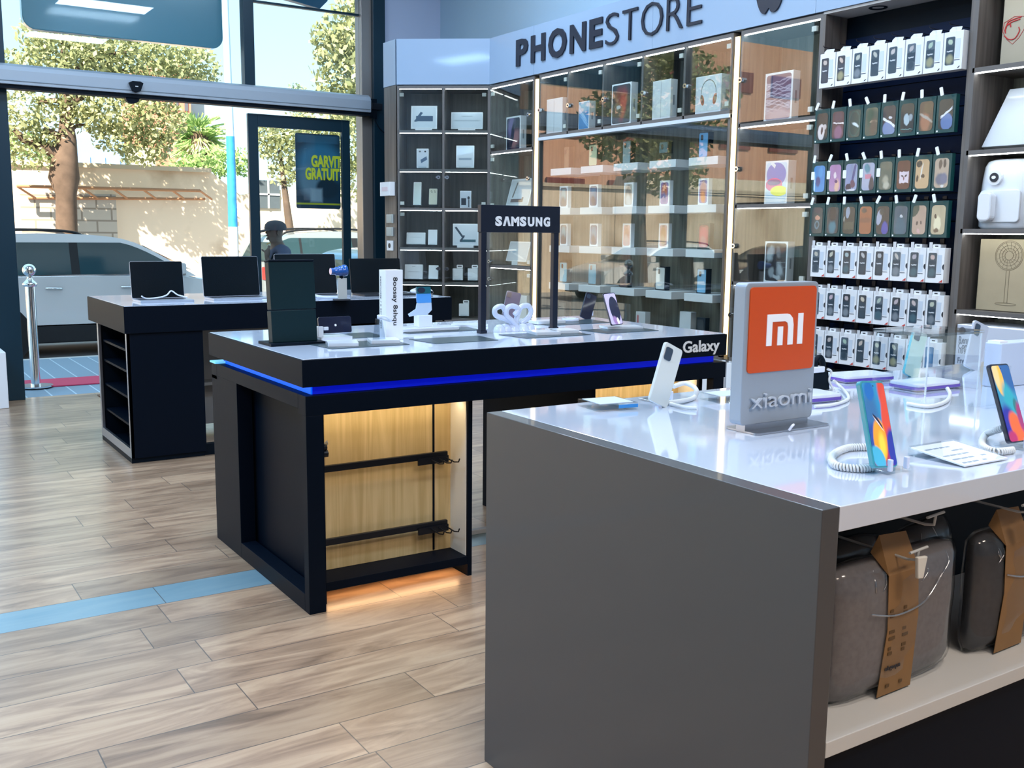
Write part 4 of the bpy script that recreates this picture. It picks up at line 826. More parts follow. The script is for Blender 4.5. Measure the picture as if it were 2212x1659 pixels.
rows_ = [[(1219, 1227, 'dark green', 'b', 318), (1272, 1288, 'pale green', 'b', 309), (1345, 1360, 'slate blue', 'b', 303), (1424, 1441, 'teal grey', 'b', 290), (1509, 1527, 'sky blue', 'b', 283)],
         [(1208, 1224, 'navy and teal', 'f', 401), (1272, 1289, 'deep blue', 'f', 396), (1347, 1365, 'grey lens', 'f', 393), (1424, 1443, 'red and violet', 'f', 389), (1507, 1527, 'orange and violet', 'f', 383)],
         [(1209, 1223, 'navy and teal', 'f', 487), (1273, 1289, 'deep blue', 'f', 487), (1344, 1360, 'rose', 'f', 488), (1422, 1440, 'copper', 'f', 489), (1506, 1530, 'crimson', 'f', 484)],
         [(1209, 1223, 'cyan', 'b', 571), (1271, 1286, 'sea blue', 'b', 571), (1338, 1353, 'maroon', 'b', 582), (1416, 1434, 'pearl white', 'b', 585), (1505, 1523, 'ice blue', 'b', 584)]]
for r_, row in enumerate(rows_):
    for i, (a, b, cn, kind, pyt) in enumerate(row):
        pos = ['top', 'second', 'third', 'lowest'][r_]+' ledge row, '+['leftmost', 'second from left', 'middle', 'second from right', 'rightmost'][i]
        if kind == 'f':
            g = at_wall('phone_box', 'white phone box with %s screen picture, %s' % (cn, pos), a, b+2, lz[r_]+.001, lz[r_]+.172, 4.76, .035, cols[cn], inset=.12, group='phone boxes on the ledges', side=None if cn != 'crimson' else darkc)
        else:
            cm = mat('back_'+cn.replace(' ', '_'), backs[cn], .2, coat=.7)
            hh = .165 if cn != 'teal grey' else .08
            g = at_wall('phone_box', 'dark phone box with a %s phone back on it, %s' % (cn, pos), a-1, b+2, lz[r_]+.001+(.05 if cn == 'teal grey' else 0), lz[r_]+.001+hh+(.05 if cn == 'teal grey' else 0), 4.76, .045, cm, inset=.07, side=darkc, group='phone boxes on the ledges')
            if cn == 'teal grey':
                bk = thing('hang_bracket', 'clear bracket under the small dark phone box on the top ledge row', 'bracket', (4.775, g.location.y, lz[0]+.001), RB); MB().box(-.02, .02, 0, .03, 0, .0495, clear).build('riser', bk)
            w_ = .05
            MB().prism(rr(-.024, -.002, hh-.052, hh-.018, .008), -.003, -.0012, darkc).build('camera_bump', g)
for a, b, lb, t_ in ((1205, 1221, 'dark phone box at the bottom left behind the glass front', 651), (1502, 1521, 'dark phone box at the bottom right behind the glass front', 685)):
    at_wall('phone_box', lb, a, b, .632, zat(a, t_, 4.72), 4.72, .04, mat('back_graphite', (.06, .07, .08), .2, coat=.6), side=darkc, inset=.15, group='phone boxes on the ledges')
for a, b, lb in ((1372, 1392, 'white box with a pink bar at the bottom behind the glass front'), (1466, 1490, 'plain white box at the bottom behind the glass front')):
    at_wall('accessory_box', lb, a, b, .632, zat(a, 672, 4.80), 4.80, .05, art('art_pinkbar', (.7, .72, .75), [(.2, .5, .12, .4, (.6, .2, .22), 0, .1, 0, 'r')]) if 'pink' in lb else None)

# corner cabinet goods
def at_A(name, lb, pl_, pr, k, pyt, cov, off=.12, d=.04, tilt=.0, side=None, st=True, group=None, cat='box', lift=None):
    zs = SA[k]+.001; x0, _ = hitA(pl_, 400, off); x1, _ = hitA(pr, 400, off); _, zt = hitA(pl_, pyt, off)
    lf = (.016+d*math.sin(tilt) if st else 0) if lift is None else lift
    wp_ = A0+Ad*((x0+x1)/2)+An*off
    g = product(name, lb, (wp_.x, wp_.y, zs+lf), RA, x1-x0, (zt-zs-lf)/math.cos(tilt), d, cov, side=side, tilt=tilt, group=group, cat=cat)
    if st:
        w = min(.075, (x1-x0)*.32); s = thing('box_stand', 'small clear stand under the '+lb, 'stand', (wp_.x, wp_.y, zs), RA)
        m = MB(); m.box(-w, w, -.012, .07, 0, .0145, whitem if w > .06 else clear); m.build('foot', s, .001); MB().box(-w, w, -.016, -.012, 0, .03, whitem if w > .06 else clear).build('lip', s)
    return g
a_kbd = art('art_keyboard_dock', (.62, .68, .74), [(.52, .44, .36, .13, (.02, .06, .12), 0, .03, 0, 'r'), (.30, .58, .055, .20, (.02, .06, .12), .55, .06, 0, 'r'), (.26, .40, .2, .07, (.02, .06, .12), -.5, .08)])
a_wide = art('art_wide_bar', (.62, .68, .74), [(.5, .50, .43, .045, (.42, .48, .54), 0, .2, 0, 'r'), (.5, .80, .18, .02, (.30, .34, .38), 0, .3, 0, 'r')])
a_adapt = art('art_adapter', (.62, .66, .74), [(.62, .42, .30, .10, (.08, .13, .22), -.35, .1, 0, 'r'), (.25, .88, .10, .05, (.1, .1, .12), 0, .2), (.75, .88, .09, .05, (.02, .02, .03), 0, .2)])
a_bar = art('art_grey_bar', (.66, .70, .76), [(.5, .38, .40, .055, (.32, .38, .46), 0, .1, 0, 'r')])
a_cam = art('art_black_gadget', (.60, .64, .72), [(.30, .36, .25, .22, (.01, .015, .03), 0, .1, 0, 'r'), (.80, .60, .12, .10, (.01, .015, .03), 0, .1), (.82, .25, .06, .25, (.05, .06, .08), 0, .2, 0, 'r')])
a_fold = art('art_keyboard_folio', (.68, .72, .78), [(.60, .18, .34, .07, (.03, .10, .13), 0, .05, 0, 'r'), (.24, .60, .045, .34, (.03, .05, .08), -.55, .08, 0, 'r'), (.36, .30, .04, .18, (.03, .05, .08), .5, .08, 0, 'r')])
at_A('keyboard_box', 'white box with a dark keyboard picture, top left pigeonhole of the corner cabinet', 888, 944, 5, 228, a_kbd, tilt=.1)
at_A('accessory_box', 'wide low white box with a grey bar, top right pigeonhole', 974, 1042, 5, 242, a_wide, tilt=.1)
at_A('adapter_box', 'small white box with a blue-grey adapter picture, second row left pigeonhole', 900, 926, 4, 321, a_adapt, side=None)
at_A('accessory_box', 'tall white box with a grey bar, second row right pigeonhole', 985, 1024, 4, 314, a_bar, tilt=.08)
at_A('phone_box', 'tall pale box leaning on a clear stand, third row left pigeonhole', 892, 909, 3, 393, art('art_pale', (.62, .70, .68), [(.5, .5, .3, .4, (.60, .68, .66), 0, .5)]), tilt=.2)
at_A('phone_box', 'cream box with dark loops at its top, third row of the corner cabinet', 925, 945, 3, 406, art('art_cream', (.55, .54, .42), [(.3, .82, .12, .06, (.05, .05, .05), .4, .1, .6), (.7, .82, .10, .06, (.05, .05, .05), .4, .1, .6)]), side=darkc, tilt=.2)
at_A('gadget_box', 'white box with black gadget pictures, third row right pigeonhole', 994, 1018, 3, 412, a_cam, st=False, off=.06)
at_A('accessory_box', 'low white carton on a clear stand, fourth row left pigeonhole', 877, 918, 2, 502, art('art_line', (.68, .71, .74), [(.5, .62, .3, .02, (.45, .5, .55), 0, .3, 0, 'r')]), tilt=.2)
at_A('charger_box', 'small white box with a hanging tab, fourth row left of the corner cabinet', 924, 944, 2, 496, None, tilt=.15)
at_A('keyboard_box', 'white box with an open keyboard folio picture, fourth row right pigeonhole', 978, 1034, 2, 483, a_fold, tilt=.06, off=.08)
at_A('accessory_box', 'white carton with a line of small print, fifth row left pigeonhole', 873, 912, 1, 571, art('art_line2', (.68, .71, .76), [(.5, .5, .35, .03, (.40, .44, .5), 0, .3, 0, 'r'), (.5, .90, .1, .02, (.3, .34, .4), 0, .3, 0, 'r')]), tilt=.12)
at_A('charger_box', 'small rounded white box on a clear stand, fifth row left of the corner cabinet', 925, 946, 1, 573, None, tilt=.2)
for a, b, k, t_, lb in ((978, 1000, 1, 580, 'small square white box with tab, fifth row right pigeonhole, left one'), (1011, 1033, 1, 580, 'small square white box with tab, fifth row right pigeonhole, right one'), (992, 1014, 0, 656, 'small square white box with tab, bottom row right pigeonhole')):
    g = at_A('cable_box', lb, a, b, k, t_, None, group='small square white boxes')
    MB().prism(rr(-.01, .045, .0, .03, .008), .01, .013, card, T(0, 0, .105 if k else .11)).build('hang_tab', g)
    MB().box(.0, .035, .0085, .0095, .012, .02, ink, T(0, 0, .105 if k else .11)).build('tab_print', g)

# ------------------------------------------------------------------ phone cases on the slatwall
def case_art(nm, col, layers): return art(nm, col, layers, rough=.25, coat=.6, noise=.12)
G = (.006, .05, .05); dk = (.008, .012, .02)
gart = [[((.012, .03, .035), [(.45, .30, .30, .30, (.62, .58, .58), .5, .1), (.5, .35, .1, .14, (.05, .04, .05), .2, .2), (.75, .48, .15, .10, (.5, .45, .45), 0, .2)], 'white scrawl'), ((.06, .035, .05), [(.55, .22, .35, .25, (.20, .10, .18), 0, .3), (.55, .57, .45, .03, (.7, .65, .65), .05, .2, 0, 'r'), (.5, .8, .3, .2, (.07, .05, .08), 0, .4)], 'purple skull'),
         ((.005, .05, .055), [(.6, .45, .28, .06, (.60, .70, .72), .25, .4), (.5, .5, .47, .47, (.01, .09, .09), 0, .05, .9)], 'white script'), ((.10, .11, .08), [(.4, .7, .25, .35, (.05, .09, .06), 0, .5), (.65, .50, .28, .05, (.50, .36, .24), 0, .3), (.7, .3, .3, .3, (.14, .10, .07), .4, .5)], 'camouflage'),
         ((.015, .02, .04), [(.5, .15, .48, .30, (.14, .22, .42), .2, .1), (.5, .42, .5, .05, (.72, .74, .78), .3, .15, 0, 'r'), (.6, .58, .14, .05, (.6, .6, .65), 0, .2)], 'white-edged blue'), ((.008, .02, .03), [(.45, .45, .22, .2, (.40, .50, .55), .4, .12), (.75, .52, .15, .12, (.30, .36, .40), 0, .3), (.5, .12, .4, .012, (.2, .4, .4), .05, .3, 0, 'r')], 'pale butterfly'),
         ((.10, .06, .045), [(.45, .3, .35, .3, (.30, .13, .08), .4, .3), (.5, .45, .5, .06, (.36, .33, .30), .3, .4), (.6, .8, .3, .2, (.12, .08, .05), 0, .4)], 'rust brown'), ((.012, .02, .03), [(.6, .25, .42, .28, (.10, .18, .40), 0, .1), (.55, .55, .42, .04, (.66, .70, .76), -.35, .2, 0, 'r')], 'blue with white stripe')],
        [((.01, .22, .55), [(.4, .4, .2, .2, (.01, .06, .22), 0, .3), (.6, .75, .2, .2, (.02, .30, .65), 0, .4), (.1, .3, .06, .4, (.5, .7, .8), 0, .3)], 'bright blue'), ((.36, .20, .40), [(.5, .6, .12, .12, (.75, .65, .70), 0, .2), (.7, .2, .2, .25, (.65, .40, .30), .3, .4), (.6, .36, .14, .06, (.12, .06, .16), 0, .2)], 'lilac marble'),
         ((.24, .30, .48), [(.7, .62, .09, .36, (.04, .06, .22), .35, .1, 0, 'r'), (.3, .14, .25, .13, (.03, .03, .06), 0, .1), (.65, .25, .22, .14, (.10, .05, .10), .3, .2), (.5, .03, .35, .04, (.6, .6, .65), 0, .2)], 'ice blue streak'), ((.34, .38, .52), [(.4, .8, .25, .16, (.05, .22, .32), .3, .3), (.5, .5, .25, .09, (.55, .20, .30), 0, .1, 0, 'r'), (.8, .2, .2, .3, (.03, .03, .06), 0, .2)], 'bluish lady'),
         ((.07, .10, .09), [(.5, .35, .22, .15, (.32, .32, .26), 0, .5), (.6, .15, .25, .12, (.40, .40, .34), 0, .4), (.5, .85, .4, .15, (.10, .12, .10), 0, .4)], 'grey-green bouquet'), ((.07, .012, .02), [(.55, .42, .36, .20, (.62, .54, .62), 0, .06, 0, 'r'), (.4, .46, .1, .04, (.05, .03, .05), .3, .3), (.68, .46, .1, .04, (.05, .03, .05), -.3, .3), (.52, .36, .05, .07, (.15, .05, .08), 0, .3)], 'maroon with a pale square face'),
         ((.50, .34, .20), [(.25, .85, .2, .13, (.02, .02, .03), 0, .1), (.45, .6, .06, .3, (.62, .58, .52), .3, .2), (.55, .42, .15, .07, (.05, .03, .03), 0, .2), (.15, .35, .08, .12, (.04, .02, .02), 0, .2)], 'tan spotted'), ((.40, .32, .26), [(.4, .80, .12, .16, (.08, .06, .06), .2, .2), (.7, .82, .10, .13, (.06, .05, .06), 0, .2), (.4, .3, .3, .2, (.10, .12, .20), 0, .3), (.7, .3, .25, .2, (.12, .14, .24), 0, .3), (.6, .06, .12, .05, (.6, .6, .6), 0, .3)], 'cream with two round lenses')],
        [((.008, .04, .06), [(.55, .60, .22, .09, (.55, .28, .20), 0, .12), (.5, .33, .22, .16, (.10, .20, .26), 0, .1, .6), (.5, .9, .3, .15, (.02, .03, .06), 0, .4)], 'peach figure'), ((.008, .03, .05), [(.5, .25, .3, .25, (.01, .16, .24), 0, .4), (.5, .75, .3, .3, (.01, .015, .03), 0, .3)], 'black and teal'),
         ((.01, .02, .03), [(.4, .8, .18, .22, (.26, .32, .42), .2, .08), (.5, .3, .4, .14, (.05, .06, .05), 0, .2, 0, 'r'), (.1, .55, .04, .1, (.5, .6, .6), .1, .2)], 'grey petal'), ((.30, .10, .05), [(.35, .85, .2, .1, (.10, .06, .05), 0, .3), (.5, .5, .5, .1, (.22, .08, .05), 0, .4)], 'burnt orange'),
         ((.01, .015, .03), [(.2, .6, .2, .3, (.32, .36, .48), .5, .08), (.7, .2, .25, .25, (.02, .04, .35), .1, .2), (.4, .8, .2, .12, (.02, .03, .04), 0, .3)], 'grey wedge and blue'), ((.006, .07, .13), [(.55, .63, .12, .05, (.70, .75, .78), 0, .1), (.5, .25, .4, .35, (.01, .10, .17), 0, .4)], 'teal with a white dot'),
         ((.42, .30, .24), [(.2, .85, .3, .2, (.01, .05, .05), -.6, .1), (.35, .38, .07, .08, (.06, .04, .05), 0, .15), (.65, .40, .06, .07, (.06, .04, .05), 0, .15), (.5, .12, .12, .08, (.55, .35, .34), .3, .3)], 'pinkish mask'), ((.45, .38, .26), [(.45, .35, .25, .28, (.72, .66, .46), 0, .2), (.3, .62, .08, .07, (.05, .03, .03), 0, .15), (.4, .14, .2, .08, (.12, .08, .06), 0, .3)], 'cream flame')]]
green = mat('green_card', (.004, .055, .060), .4, coat=.2)
hookm = mat('hook_wire', (.02, .02, .03), .3, metal=.6)
RN = ['top row', 'second row', 'third row', 'fourth row', 'fifth row', 'sixth row', 'seventh row']
RZ_ = [2.211, 1.912, 1.626, 1.395, 1.168, .930, .690]
SLOT = .1098
def hook(r_, i, y, ztop, tone):
    g = thing('display_hook', 'slatwall hook with a price tag over the phone case, %s, %s' % (RN[r_], ORD[i]), 'hook', (XB_-.035, y, ztop), RB, 'slatwall hooks')
    m = MB(); m.tube([(0, .205, .006), (0, -.035, .006), (0, -.042, .014)], .0022, hookm if tone else clear, 6); m.box(-.012, .012, .203, .2085, -.02, .03, hookm); m.build('wire', g)
    rot = random.uniform(-.5, .5)
    if tone == 1: MB().prism(rr(-.0085, .0085, -.022, .020, .004), -.047, -.043, paper, T(0, 0, .010) @ RY(rot)).build('price_tag', g)
    elif tone == 0: MB().box(-.009, .009, -.044, -.0425, -.03, .012, mat('clear_tag', (.62, .64, .68), .2)).build('price_tag', g)
    return g
def wcase(r_, i, y, zb, h, w, dep, front, lab, kind):
    g = thing('phone_case_pack', lab, 'phone case', (XB_-.035, y, zb), RB, RN[r_]+' of phone cases')
    bd_ = green if kind == 'g' else card
    MB().box(-w/2, w/2, 0, dep, 0, h, bd_).build('pack', g, .001)
    if kind == 'g':
        MB().prism(rr(-w*.36, w*.38, h*.09, h*.88, .018), -.0016, 0, front).build('window_picture', g)
        MB().box(-w*.44, -w*.36, -.001, 0, h*.03, h*.075, paper).build('corner_mark', g)
    else:
        MB().prism(rr(-w*.38, w*.08, h*.14, h*.86, .007), -.0015, 0, front).build('case_picture', g)
        MB().box(w*.12, w*.36, -.001, 0, h*.30, h*.80, mat('pale_print', (.58, .66, .76), .5)).build('printed_text', g)
        MB().box(w*.10, w*.38, -.0014, 0, h*.245, h*.262, mat('print_line', (.08, .10, .14), .5)).build('print_line', g)
        if r_ > 0:
            MB().prism([(w*.26, h*.02), (w*.46, h*.02), (w*.46, h*.10)], -.0012, 0, mat('red_print', (.55, .06, .05), .5)).build('red_corner', g)
            MB().prism([(w/2, h*.38), (w/2, h*.54)]+[(w/2-.009*math.sin(PI*k/6), h*.46+.014*math.cos(PI*k/6)) for k in range(1, 6)], -.0012, 0, ink).build('thumb_notch', g)
            t = MB(); t.prism(rr(-.022, .022, 0, .018, .006), .004, .006, card); t.box(-.022, .022, .006, dep, 0, .017, mat('ribbed_tabs', (.45, .47, .5), .5)); t.box(-.009, .009, .0035, .0041, .006, .011, ink); o = t.build('hang_tab', g); o.location = (0, 0, h)
        else:
            MB().prism([(w*.28, h*.035), (w*.34, h*.035), (w*.42, h*.085), (w*.36, h*.085)], -.0012, 0, ink).build('corner_mark', g)
            t = MB(); t.prism([(-.03, 0), (.034, 0), (.04, .018), (-.012, .022), (-.028, .010)], .004, .006, card); o = t.build('hang_tab', g); o.location = (0, 0, h)
    return g
def whitecase(k, tone):
    rnd = random.Random(k*7+tone); base = [(.03, .06, .09), (.015, .03, .05), (.08, .12, .16)][rnd.randrange(3)]
    return art('case_%d_%d' % (k, tone), base, [(.5, .82, .26, .10, (.35+rnd.random()*.2, .38+rnd.random()*.15, .38+rnd.random()*.1), rnd.uniform(-.3, .3), .2), (.5, .5, .5, .17, (.012, .04, .07), 0, .1, 0, 'r'), (.5, .49, .30, .022, (.6, .65, .7), 0, .4, 0, 'r'), (.5, .2, .4, .16, [(.30, .30, .18), (.05, .12, .16), (.18, .22, .26), (.02, .05, .08)][rnd.randrange(4)], 0, .5)], noise=.1)
wl_desc = ['pale-topped', 'blue-tinted', 'grey', 'white-lined', 'dark', 'smoky', 'green-tinted', 'black']
y0s = [3.985, 4.0, 4.0, 4.0, 3.975, 3.960, 3.955]
for r_ in range(7):
    n_ = 8
    for i in range(n_):
        y = y0s[r_]-.006-SLOT*(i+.5)*( .970 if r_ in (4, 5, 6) else 1.0); zb = RZ_[r_]; w = SLOT-(.005 if r_ < 4 else .008)
        if r_ == 6 and i == 6: y -= .0
        if 1 <= r_ <= 3:
            c, ly, ds = gart[r_-1][i]; front = case_art('gcase_%d_%d' % (r_, i), c, ly)
            g = wcase(r_, i, y, zb, .184, w, .03, front, 'dark green phone case pack with %s picture, %s, %s' % (ds, RN[r_], ORD[i]), 'g'); hook(r_, i, y, zb+.186, 1)
            if r_ == 2 and i < 5: MB().prism(rr(-w*.52, -w*.30, .085, .130, .004), -.004, -.002, paper).build('price_sticker', g)
        else:
            if r_ == 6 and i == 7: front = art('case_blue', (.04, .16, .34), [(.5, .6, .3, .3, (.15, .30, .5), 0, .5)])
            else: front = whitecase(i+r_*8, r_)
            g = wcase(r_, i, y, zb, .176 if r_ else .184, w, [.06, 0, 0, 0, .05, .05, .05][r_], front, 'white boxed phone case on the slatwall, %s, %s' % (RN[r_], ORD[i]), 'w'); hook(r_, i, y, zb+(.192 if r_ else .206), 0 if r_ else 2)

# ------------------------------------------------------------------ goods on the open shelves
kraft = mat('kraft_card', (.42, .34, .22), .7, noise=.08, nscale=12); kraft2 = mat('kraft_card_pale', (.42, .37, .28), .7)
XF = 4.72
a = onx(2107, 668, XF); zt = zat(2118, 516, XF)
fb = thing('fan_box', 'brown box with a line drawing of a pedestal fan', 'box', (XF, a.y, 1.042), RB); fw, fh = .46, min(zt, 1.408)-1.042
MB().box(0, fw, 0, .22, 0, fh, kraft).build('carton', fb, .003)
ln = mat('line_print', (.20, .16, .10), .7); fx_ = a.y-onx(2176, 600, XF).y; fz = zat(2172, 552, XF)-1.042
m = MB()
for r_ in (.072, .066, .05, .036, .022): m.ring(circ(fx_, fz, r_, r_, 32), circ(fx_, fz, r_-.0018, r_-.0018, 32), -.0012, 0, ln)
for k in range(16): a_ = 2*PI*k/16; m.tube([(fx_+.02*math.cos(a_), -.0006, fz+.02*math.sin(a_)), (fx_+.066*math.cos(a_+.3), -.0006, fz+.066*math.sin(a_+.3))], .0006, ln, 4)
for dx in (-.008, .008): m.box(fx_+dx-.001, fx_+dx+.001, -.0012, 0, fz-.23, fz-.074, ln)
m.ring(circ(fx_, fz-.235, .055, .007, 24), circ(fx_, fz-.235, .053, .005, 24), -.0012, 0, ln); part(m.build('fan_drawing', fb), 'line drawing of a pedestal fan')
# air fryer
q = onx(2163, 486, 4.80)
af = thing('air_fryer', 'white rounded air fryer with a round dial on the open shelf', 'air fryer', (4.83, q.y-.045, 1.442), RB)
wg = mat('appliance_white', (.72, .76, .82), .25, coat=.5)
m = MB(); fp = lambda s_: [(p_[0]*s_, p_[1]*s_) for p_ in rr(-.15, .15, -.13, .13, .10, 6)]
lv = [(.0, .93), (.012, 1.0), (.12, 1.02), (.24, .97), (.30, .92), (.325, .84), (.333, .7)]; vs = []; N = len(fp(1))
for z, s_ in lv: vs += [(x, y, z) for x, y in fp(s_)]
m.add(vs, [(k*N+i, k*N+(i+1) % N, (k+1)*N+(i+1) % N, (k+1)*N+i) for k in range(len(lv)-1) for i in range(N)], wg, None, True); m.add(vs[-N:], [tuple(range(N))], wg); m.build('body', af)
m = MB(); m.prism(rr(-.105, .105, .03, .185, .02), -.139, -.125, wg); o = m.build('drawer', af, .004)
m = MB(); m.prism(rr(-.085, -.012, .035, .175, .025), -.185, -.139, wg); m.build('drawer_handle', o, .008)
m = MB(); m.cyl((-.03, -.145, .245), (-.03, -.11, .245), .036, wg, 28); o = m.build('dial', af, .002)
m = MB(); m.cyl((-.03, -.150, .245), (-.03, -.145, .245), .022, ink, 24); m.prism(circ(-.03, .245, .011, .008, 14), -.152, -.150, paper); m.build('dial_display', o)
MB().cyl((0, 0, -.0), (0, 0, .01), .11, ink, 24).build('foot', af)
# leaning white box, carton with shield
q = onx(2120, 313, 4.72); lb_ = thing('white_carton', 'large white box lid leaning back on the open shelf above the air fryer', 'box', (4.72, q.y, 1.838), RB)
M_ = Matrix(((1, 0, .26, 0), (0, 1, 0, 0), (0, 0, 1, 0), (0, 0, 0, 1)))
MB().prism([(0, .0), (.40, 0), (.40+.0, .29), (.0, .29)], 0, .05, mat('lid_white', (.66, .70, .75), .35, coat=.4), M_ @ RX(-.3)).build('lid', lb_, .003)
q = onx(2160, 128, 4.74); cb_ = thing('shield_carton', 'brown carton with a red shield emblem, top right shelf', 'box', (4.74, q.y, 2.214), RB)
MB().box(0, .30, 0, .2, 0, .36, kraft2).build('carton', cb_, .003)
c_ = onx(2190, 60, 4.74); sx_, sz = q.y-c_.y, c_.z-2.214; red = mat('emblem_red', (.50, .03, .03), .5)
shp = [(x+sx_, z+sz) for x, z in [(-.05, .03), (0, .052), (.052, .045), (.055, -.01), (.03, -.05), (0, -.075), (-.03, -.05), (-.055, -.01)]]
m = MB(); m.tube([(x, -.001, z) for x, z in shp], .0013, red, 4, closed=True)
for pts in ([(-.04, .0), (-.03, .03), (0, .04), (.035, .045)], [(-.045, -.01), (-.035, .015), (-.01, .028), (.03, .035)], [(-.045, -.03), (-.02, -.05), (.01, -.05), (.03, -.02), (.025, 0)], [(-.04, -.02), (-.04, .01), (-.02, .02), (-.015, .005)]):
    m.tube(smooth_path([(x+sx_, -.001, z+sz) for x, z in pts]), .003, red, 4)
part(m.build('shield_emblem', cb_), 'red line shield with a curling beast head')
# big white boxes low on the right
q = onx(2068, 700, 4.66); bw = thing('appliance_box', 'large white box with grey printed words low on the open shelves', 'box', (4.66, q.y-.0, .602), RB); hh = q.z-.602
MB().box(0, .42, 0, .3, 0, hh, mat('box_bluewhite', (.58, .63, .74), .45)).build('carton', bw, .003)
gi = mat('print_grey', (.16, .18, .24), .6)
def t_at(s, p0, p1, x_, g_, nm='lettering', bold=0):
    a_, b_ = onx(*p0, x_), onx(*p1, x_); text(s, g_.location.y-a_.y, g_.location.y-b_.y, a_.z-g_.location.z, b_.z-g_.location.z, -.001, gi, g_, nm, .0005, bold)
t_at('Rentax', (2071, 741), (2106, 729), 4.66, bw, bold=.01); t_at('Corisa', (2070, 753), (2100, 742), 4.66, bw, bold=.01); t_at('110 9700', (2070, 763), (2097, 756), 4.66, bw); t_at('Free', (2068, 784), (2090, 774), 4.66, bw, bold=.01)
MB().cyl((.03, -.001, hh-.03), (.03, 0, hh-.03), .018, gi, 20).build('round_logo', bw)

# ================================================================== TABLES
TT = .947
bluel = mat('blue_led', (.0, .02, .6), .5, em=.55, emc=(.0, .003, .48)); bluel2 = mat('cyan_led_end', (.2, .6, .8), .4, em=.9, emc=(.12, .42, .62))
oakb = wood('light_oak_veneer', (.50, .36, .16), (.66, .50, .26), .45, 'Z', 5, bands=1)
warmled = mat('warm_spot_strip', (1, .85, .6), .5, em=22, emc=(1, .80, .50)); amber = mat('amber_under_strip', (1, .6, .3), .5, em=14, emc=(1, .58, .28))
matg = mat('grey_mat', (.035, .06, .075), .35, coat=.2)
# --- table with the blue light
st = thing('display_table', 'black display table with white top, glowing blue groove and black arch sign on it', 'display table', (1.318, 3.385, 0)); X0, Y0 = 1.318, 3.385; TL, TD = 2.075, 1.12
m = MB(); m.box(0, TL, 0, TD, .846, .944, black); m.build('black_band', st, .0015)
MB().box(.006, TL-.006, .006, TD-.006, .9445, TT, white).build('table_top', st, .001)
MB().box(.050, TL-.05, .032, TD-.05, .8145, .8455, bluel).build('light_groove', st)
bl3 = mat('blue_led_side', (0, .05, .6), .5, em=1.0, emc=(.0, .10, .95)); MB().box(.044, .0495, .034, TD-.095, .8145, .8455, bl3).build('side_glow', st)
MB().box(.0, .07, TD-.09, TD-.01, .8148, .822, bluel2).build('groove_end', st)
m = MB(); m.box(.01, TL+.0, .0, .075, .742, .814, black).box(.01, TL, TD-.075, TD, .742, .814, black).box(.01, .085, .075, TD-.075, .76, .814, black).box(TL-.075, TL, .075, TD-.075, .76, .814, black).box(.085, TL-.075, .075, TD-.075, .795, .8135, black); m.build('under_frame', st, .0015)
for sx in (0, 1):
    x = .01 if not sx else TL-.075; m = MB(); m.box(x, x+.065, 0, .045, 0, .742, black).box(x, x+.065, TD-.345, TD, 0, .76, black).box(x, x+.065, .045, TD-.345, 0, .067, black); part(m.build('leg_frame', st, .0015))
g_l = TL+0
text('Galaxy', onx and (ony(1474, 765, Y0).x-X0), ony(1553, 760, Y0).x-X0, ony(1520, 767, Y0).z, ony(1500, 736, Y0).z+.001, -.001, paper, st, 'lettering', .0012, .022)
for px0, px1, py1, nm in ((1.405, 2.062, 4.26, 'left'), (2.665, 3.315, 4.36, 'right')):
    g = thing('table_pod', '%s black cabinet pod under the blue-lit table, oak-backed with hanging rails' % nm, 'cabinet', (px0, 3.455, 0)); w = px1-px0; d = py1-3.455; tp_ = .741
    for x in (0, w-.02): MB().box(x, x+.02, 0, d, 0, tp_, black).build('side_panel', g, .001)
    MB().box(.02, w-.02, .145, d, .05, tp_, black).build('core', g); MB().box(.021, w-.021, .137, .145, .085, tp_-.001, oakb).build('back_panel', g)
    part(MB().box(w-.024, w-.0205, .012, .137, .085, tp_-.002, cream).build('inner_lining', g), 'cream inner side'); part(MB().box(.0205, .024, .012, .137, .085, tp_-.002, cream).build('inner_lining', g), 'cream inner side')
    MB().box(.02, w-.02, .0, .137, .05, .084, black).build('bottom_shelf', g, .001); MB().box(.02, w-.02, .012, .137, tp_-.012, tp_, black).build('top_panel', g)
    part(MB().box(.04, w-.04, .05, .062, tp_-.016, tp_-.012, warmled).build('light_strip', g), 'warm glowing strip'); part(MB().box(.03, w-.03, .055, .065, .044, .0495, amber).build('under_light', g), 'amber glow strip under the pod')
    for x in (.055, w-.105): part(MB().box(x-.004, x+.004, .133, .137, .09, .735, black2).build('slot_rail', g))
    for z in (.485, .195):
        ra = MB().box(.03, w-.06, .095, .112, z, z+.026, blackm).build('hanging_rail', g, .002)
        MB().box(w-.20, w-.06, .088, .094, z-.018, z+.010, blackm).build('rail_cap', ra)
        for k in range(3): x = w-.07-k*.035; part(MB().tube([(x, .09, z+.0), (x+.004, .03, z-.006), (x+.006, .0, z+.0), (x+.006, -.008, z+.014)], .0028, blackm, 6).build('peg_hook', ra))
    if nm == 'left':
        m = MB(); m.cyl((.026, .03, .60), (.040, .03, .60), .012, blackm, 8).cyl((.026, .03, .575), (.044, .03, .575), .015, blackm, 6).tube([(.03, .03, .61), (.04, .02, .625), (.045, .03, .61)], .003, steel, 6); m.build('lock_knob', g)
tag(MB().box(2.065, 2.66, 3.93, 3.96, .0, .022, mat('rail_white', (.5, .52, .55), .4)).build('cross_bar', None, .003), 'pale metal cross bar on the floor between the two table pods', 'bar')
